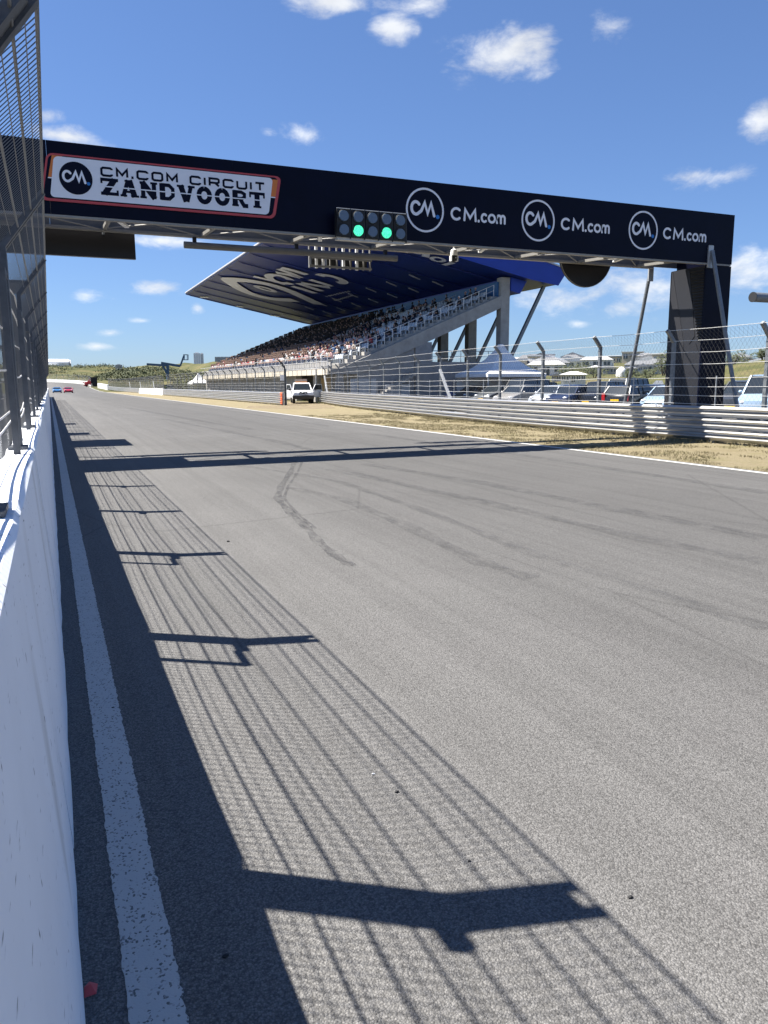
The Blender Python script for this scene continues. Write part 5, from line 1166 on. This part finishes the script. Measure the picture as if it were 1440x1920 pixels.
b = MB(); b.prism([(1.0, -2), (1, h1*.5), (4, h1*.85), (9, h1*.93), (14, h1*.85), (17, h1*.5), (17, -2)], 'x', wd_/2-1.5, wd_/2); b.build('end_cap', HM['grey'], t)
b = MB(); b.box(wd_/2-16, wd_/2-9, -3, -.1, -2, h1*.28); b.build('porch', M['white'], t)
t.location = ((A.x+Bp.x)/2, (A.y+Bp.y)/2, h0); t.rotation_euler = (0, 0, math.atan2(Bp.y-A.y, Bp.x-A.x))

# ------------------------------------------------------------------ vegetation
def shrub(c, rx, rz, n, label, leaf=.2, group='shrubs on the dune slope'):
    t = empty('shrub', c, label, 'shrub', group); c = Vector(c)
    b = MB()
    for k in range(4): a = k*1.7; b.path([c+Vector((0, 0, -.3)), c+Vector((math.cos(a)*rx*.3, math.sin(a)*rx*.3, rz*.8)), c+Vector((math.cos(a)*rx*.6, math.sin(a)*rx*.6, rz*1.3))], [.09, .06, .02], 5)
    b.build('stem', M['bark'], t)
    b = MB(); rr = random.Random(int(c.x*10)); cl = [(Vector((rr.uniform(-.6, .6)*rx, rr.uniform(-.6, .6)*rx, rz*rr.uniform(.5, 1.35))), rr.uniform(.35, .6)) for _ in range(9)]
    for i in range(n):
        o, s = rr.choice(cl); d = Vector((rr.gauss(0, 1), rr.gauss(0, 1), rr.gauss(0, 1))).normalized()*s*rr.uniform(.55, 1.05)
        p = c+o+Vector((d.x*rx, d.y*rx, d.z*rz)); 
        u = Vector((rr.gauss(0, 1), rr.gauss(0, 1), rr.gauss(0, 1))).normalized()*leaf; w = u.orthogonal().normalized()*leaf*.5
        b.add([p-u, p+w, p+u, p-w], [(0, 1, 2, 3)])
    b.build('crown', M['leaf'], t)
for (x, y, D, rx, rz, lab) in ((1060, 706, 140, 2.2, 1.6, 'dark green shrub between bungalow and white chalet'), (1088, 700, 150, 2.4, 1.7, 'dark green shrub left of the fence post by the cabins'), (1115, 703, 145, 2.0, 1.3, 'green shrub below the pale cabin'), (984, 700, 160, 1.6, 1.3, 'small shrub beside the white bungalow'), (1244, 694, 120, 1.8, 2.2, 'dark shrub against the gantry column'),
                            (1372, 690, 120, 1.8, 1.7, 'green shrub beside the front gantry brace'), (1388, 688, 130, 1.5, 1.5, 'green shrub below the slate roofed house'), (1180, 703, 140, 1.7, .9, 'low shrub under the grey cabin'), (1215, 707, 125, 2.0, .9, 'low shrub on the slope by the rear brace'), (1430, 690, 110, 1.5, .8, 'low shrub on the dune bank')):
    p = atD(x, y, D); shrub((p.x, p.y, hgt(p.x, p.y)-.1), rx, rz, 900, lab, .14)
# scrub covering the far hills (nobody could count it)
b = MB(); rr = random.Random(5)
def tuft(x, y, s, n):
    z = hgt(x, y)
    for i in range(n):
        p = Vector((x+rr.gauss(0, .5)*s, y+rr.gauss(0, .5)*s, z+abs(rr.gauss(0, .42))*s)); u = Vector((rr.gauss(0, 1), rr.gauss(0, 1), rr.gauss(0, 1))).normalized()*s*.28; w = u.orthogonal().normalized()*s*.16
        b.add([p-u, p+w, p+u, p-w], [(0, 1, 2, 3)])
for i in range(1500):
    x, y = rr.uniform(14, 66), rr.uniform(290, 400)
    if hgt(x, y)-rise(y) > .9: tuft(x, y, rr.uniform(.7, 1.8), 14)
for i in range(1300):
    y = rr.uniform(440, 540); x = rr.uniform(-40, .1*y+15)
    if nz2(x, y, 18) > -.15: tuft(x, y, rr.uniform(.6, 1.9), 9)
for i in range(900):
    x, y = rr.uniform(75, 200), rr.uniform(40, 190)
    if hgt(x, y) > .8 and nz2(x, y, 14) > .05: tuft(x, y, rr.uniform(.25, .7), 8)
tag(b.build('dune_scrub', M['leaf'], loc=(0, 0, 0)), 'low green scrub growing over the far dunes', 'scrub', kind='stuff')
# distant low trees past the grandstand
for k, (x, y, D, rx, rz) in enumerate(((330, 716, 190, 2.4, 1.8), (350, 716, 200, 2.6, 2.0), (392, 714, 210, 2.8, 2.0), (300, 718, 205, 2.2, 1.4))):
    p = atD(x, y, D); shrub((p.x, p.y, hgt(p.x, p.y)-.2), rx, rz, 600, ('low tree seen through the fence under the boom lift', 'low tree through the fence next to the far small tent', 'low tree behind the far end of the grandstand', 'low bush through the fence at the foot of the scrub hill')[k], .2, 'low trees beyond the grandstand')
# dry grass on the verge
b = MB(); rr = random.Random(9)
def blades(x, y, n, hmax):
    for i in range(n):
        px_, py_ = x+rr.gauss(0, .05), y+rr.gauss(0, .05); a = rr.uniform(0, 6.28); h = rr.uniform(.3, 1)*hmax; lx, ly = math.cos(a)*h*.5, math.sin(a)*h*.5; w = .006+.0035*rr.random()
        b.add([(px_-w*math.sin(a), py_+w*math.cos(a), -.01), (px_+w*math.sin(a), py_-w*math.cos(a), -.01), (px_+lx, py_+ly, h)], [(0, 1, 2)])
for i in range(15000):
    y = 6+34*rr.random()**1.3; x = rr.uniform(12.38, 17.3)
    if nz2(x, y, 1.1) > -.25+.25*rr.random(): blades(x, y, 5, .055 if x < 16.2 else .12)
for (i, p) in enumerate(PA[::1]):
    for k in range(26): blades(p[0]+rr.uniform(-.3, .5), p[1]+rr.uniform(-.5, .5), 4, .16)
tag(b.build('dry_grass', M['blade'], loc=(0, 0, 0)), 'short dry grass on the verge along the guardrail', 'grass', kind='stuff')
# ------------------------------------------------------------------ small litter on the track
for i, (x, y, s) in enumerate(((744, 1486, .008), (1182, 1684, .008), (423, 1795, .009), (428, 1016, .013), (212, 1328, .007), (700, 1452, .006), (880, 1615, .005))):
    p = atZ(x, y); b = MB(); b.ball((p.x, p.y, s*.55), s, 7, 5, (1.3, .8, .6)); rr = random.Random(i)
    b.v = [(q[0]+rr.uniform(-.2, .2)*s, q[1]+rr.uniform(-.2, .2)*s, max(.001, q[2]+rr.uniform(-.2, .2)*s)) for q in b.v]
    tag(b.build('rubber_crumb', M['tyre'] if i != 5 else M['white']), 'small dark crumb of tyre rubber lying on the asphalt' if i != 5 else 'tiny white stone chip on the asphalt between fence shadows', 'debris', 'rubber crumbs on the track' if i != 5 else None)
p = atZ(172, 1863); b = MB(); b.add([(p.x-.02, p.y-.015, .006), (p.x+.012, p.y-.018, .010), (p.x+.018, p.y+.012, .016), (p.x-.004, p.y+.02, .024), (p.x-.018, p.y+.012, .018), (p.x, p.y, .03)], [(0, 1, 5), (1, 2, 5), (2, 3, 5), (3, 4, 5), (4, 0, 5)])
tag(b.build('wrapper', M['print_red']), 'crumpled red wrapper lying against the foot of the wall', 'litter')
for o in bpy.data.objects:
    if '_o' in o: del o['_o']
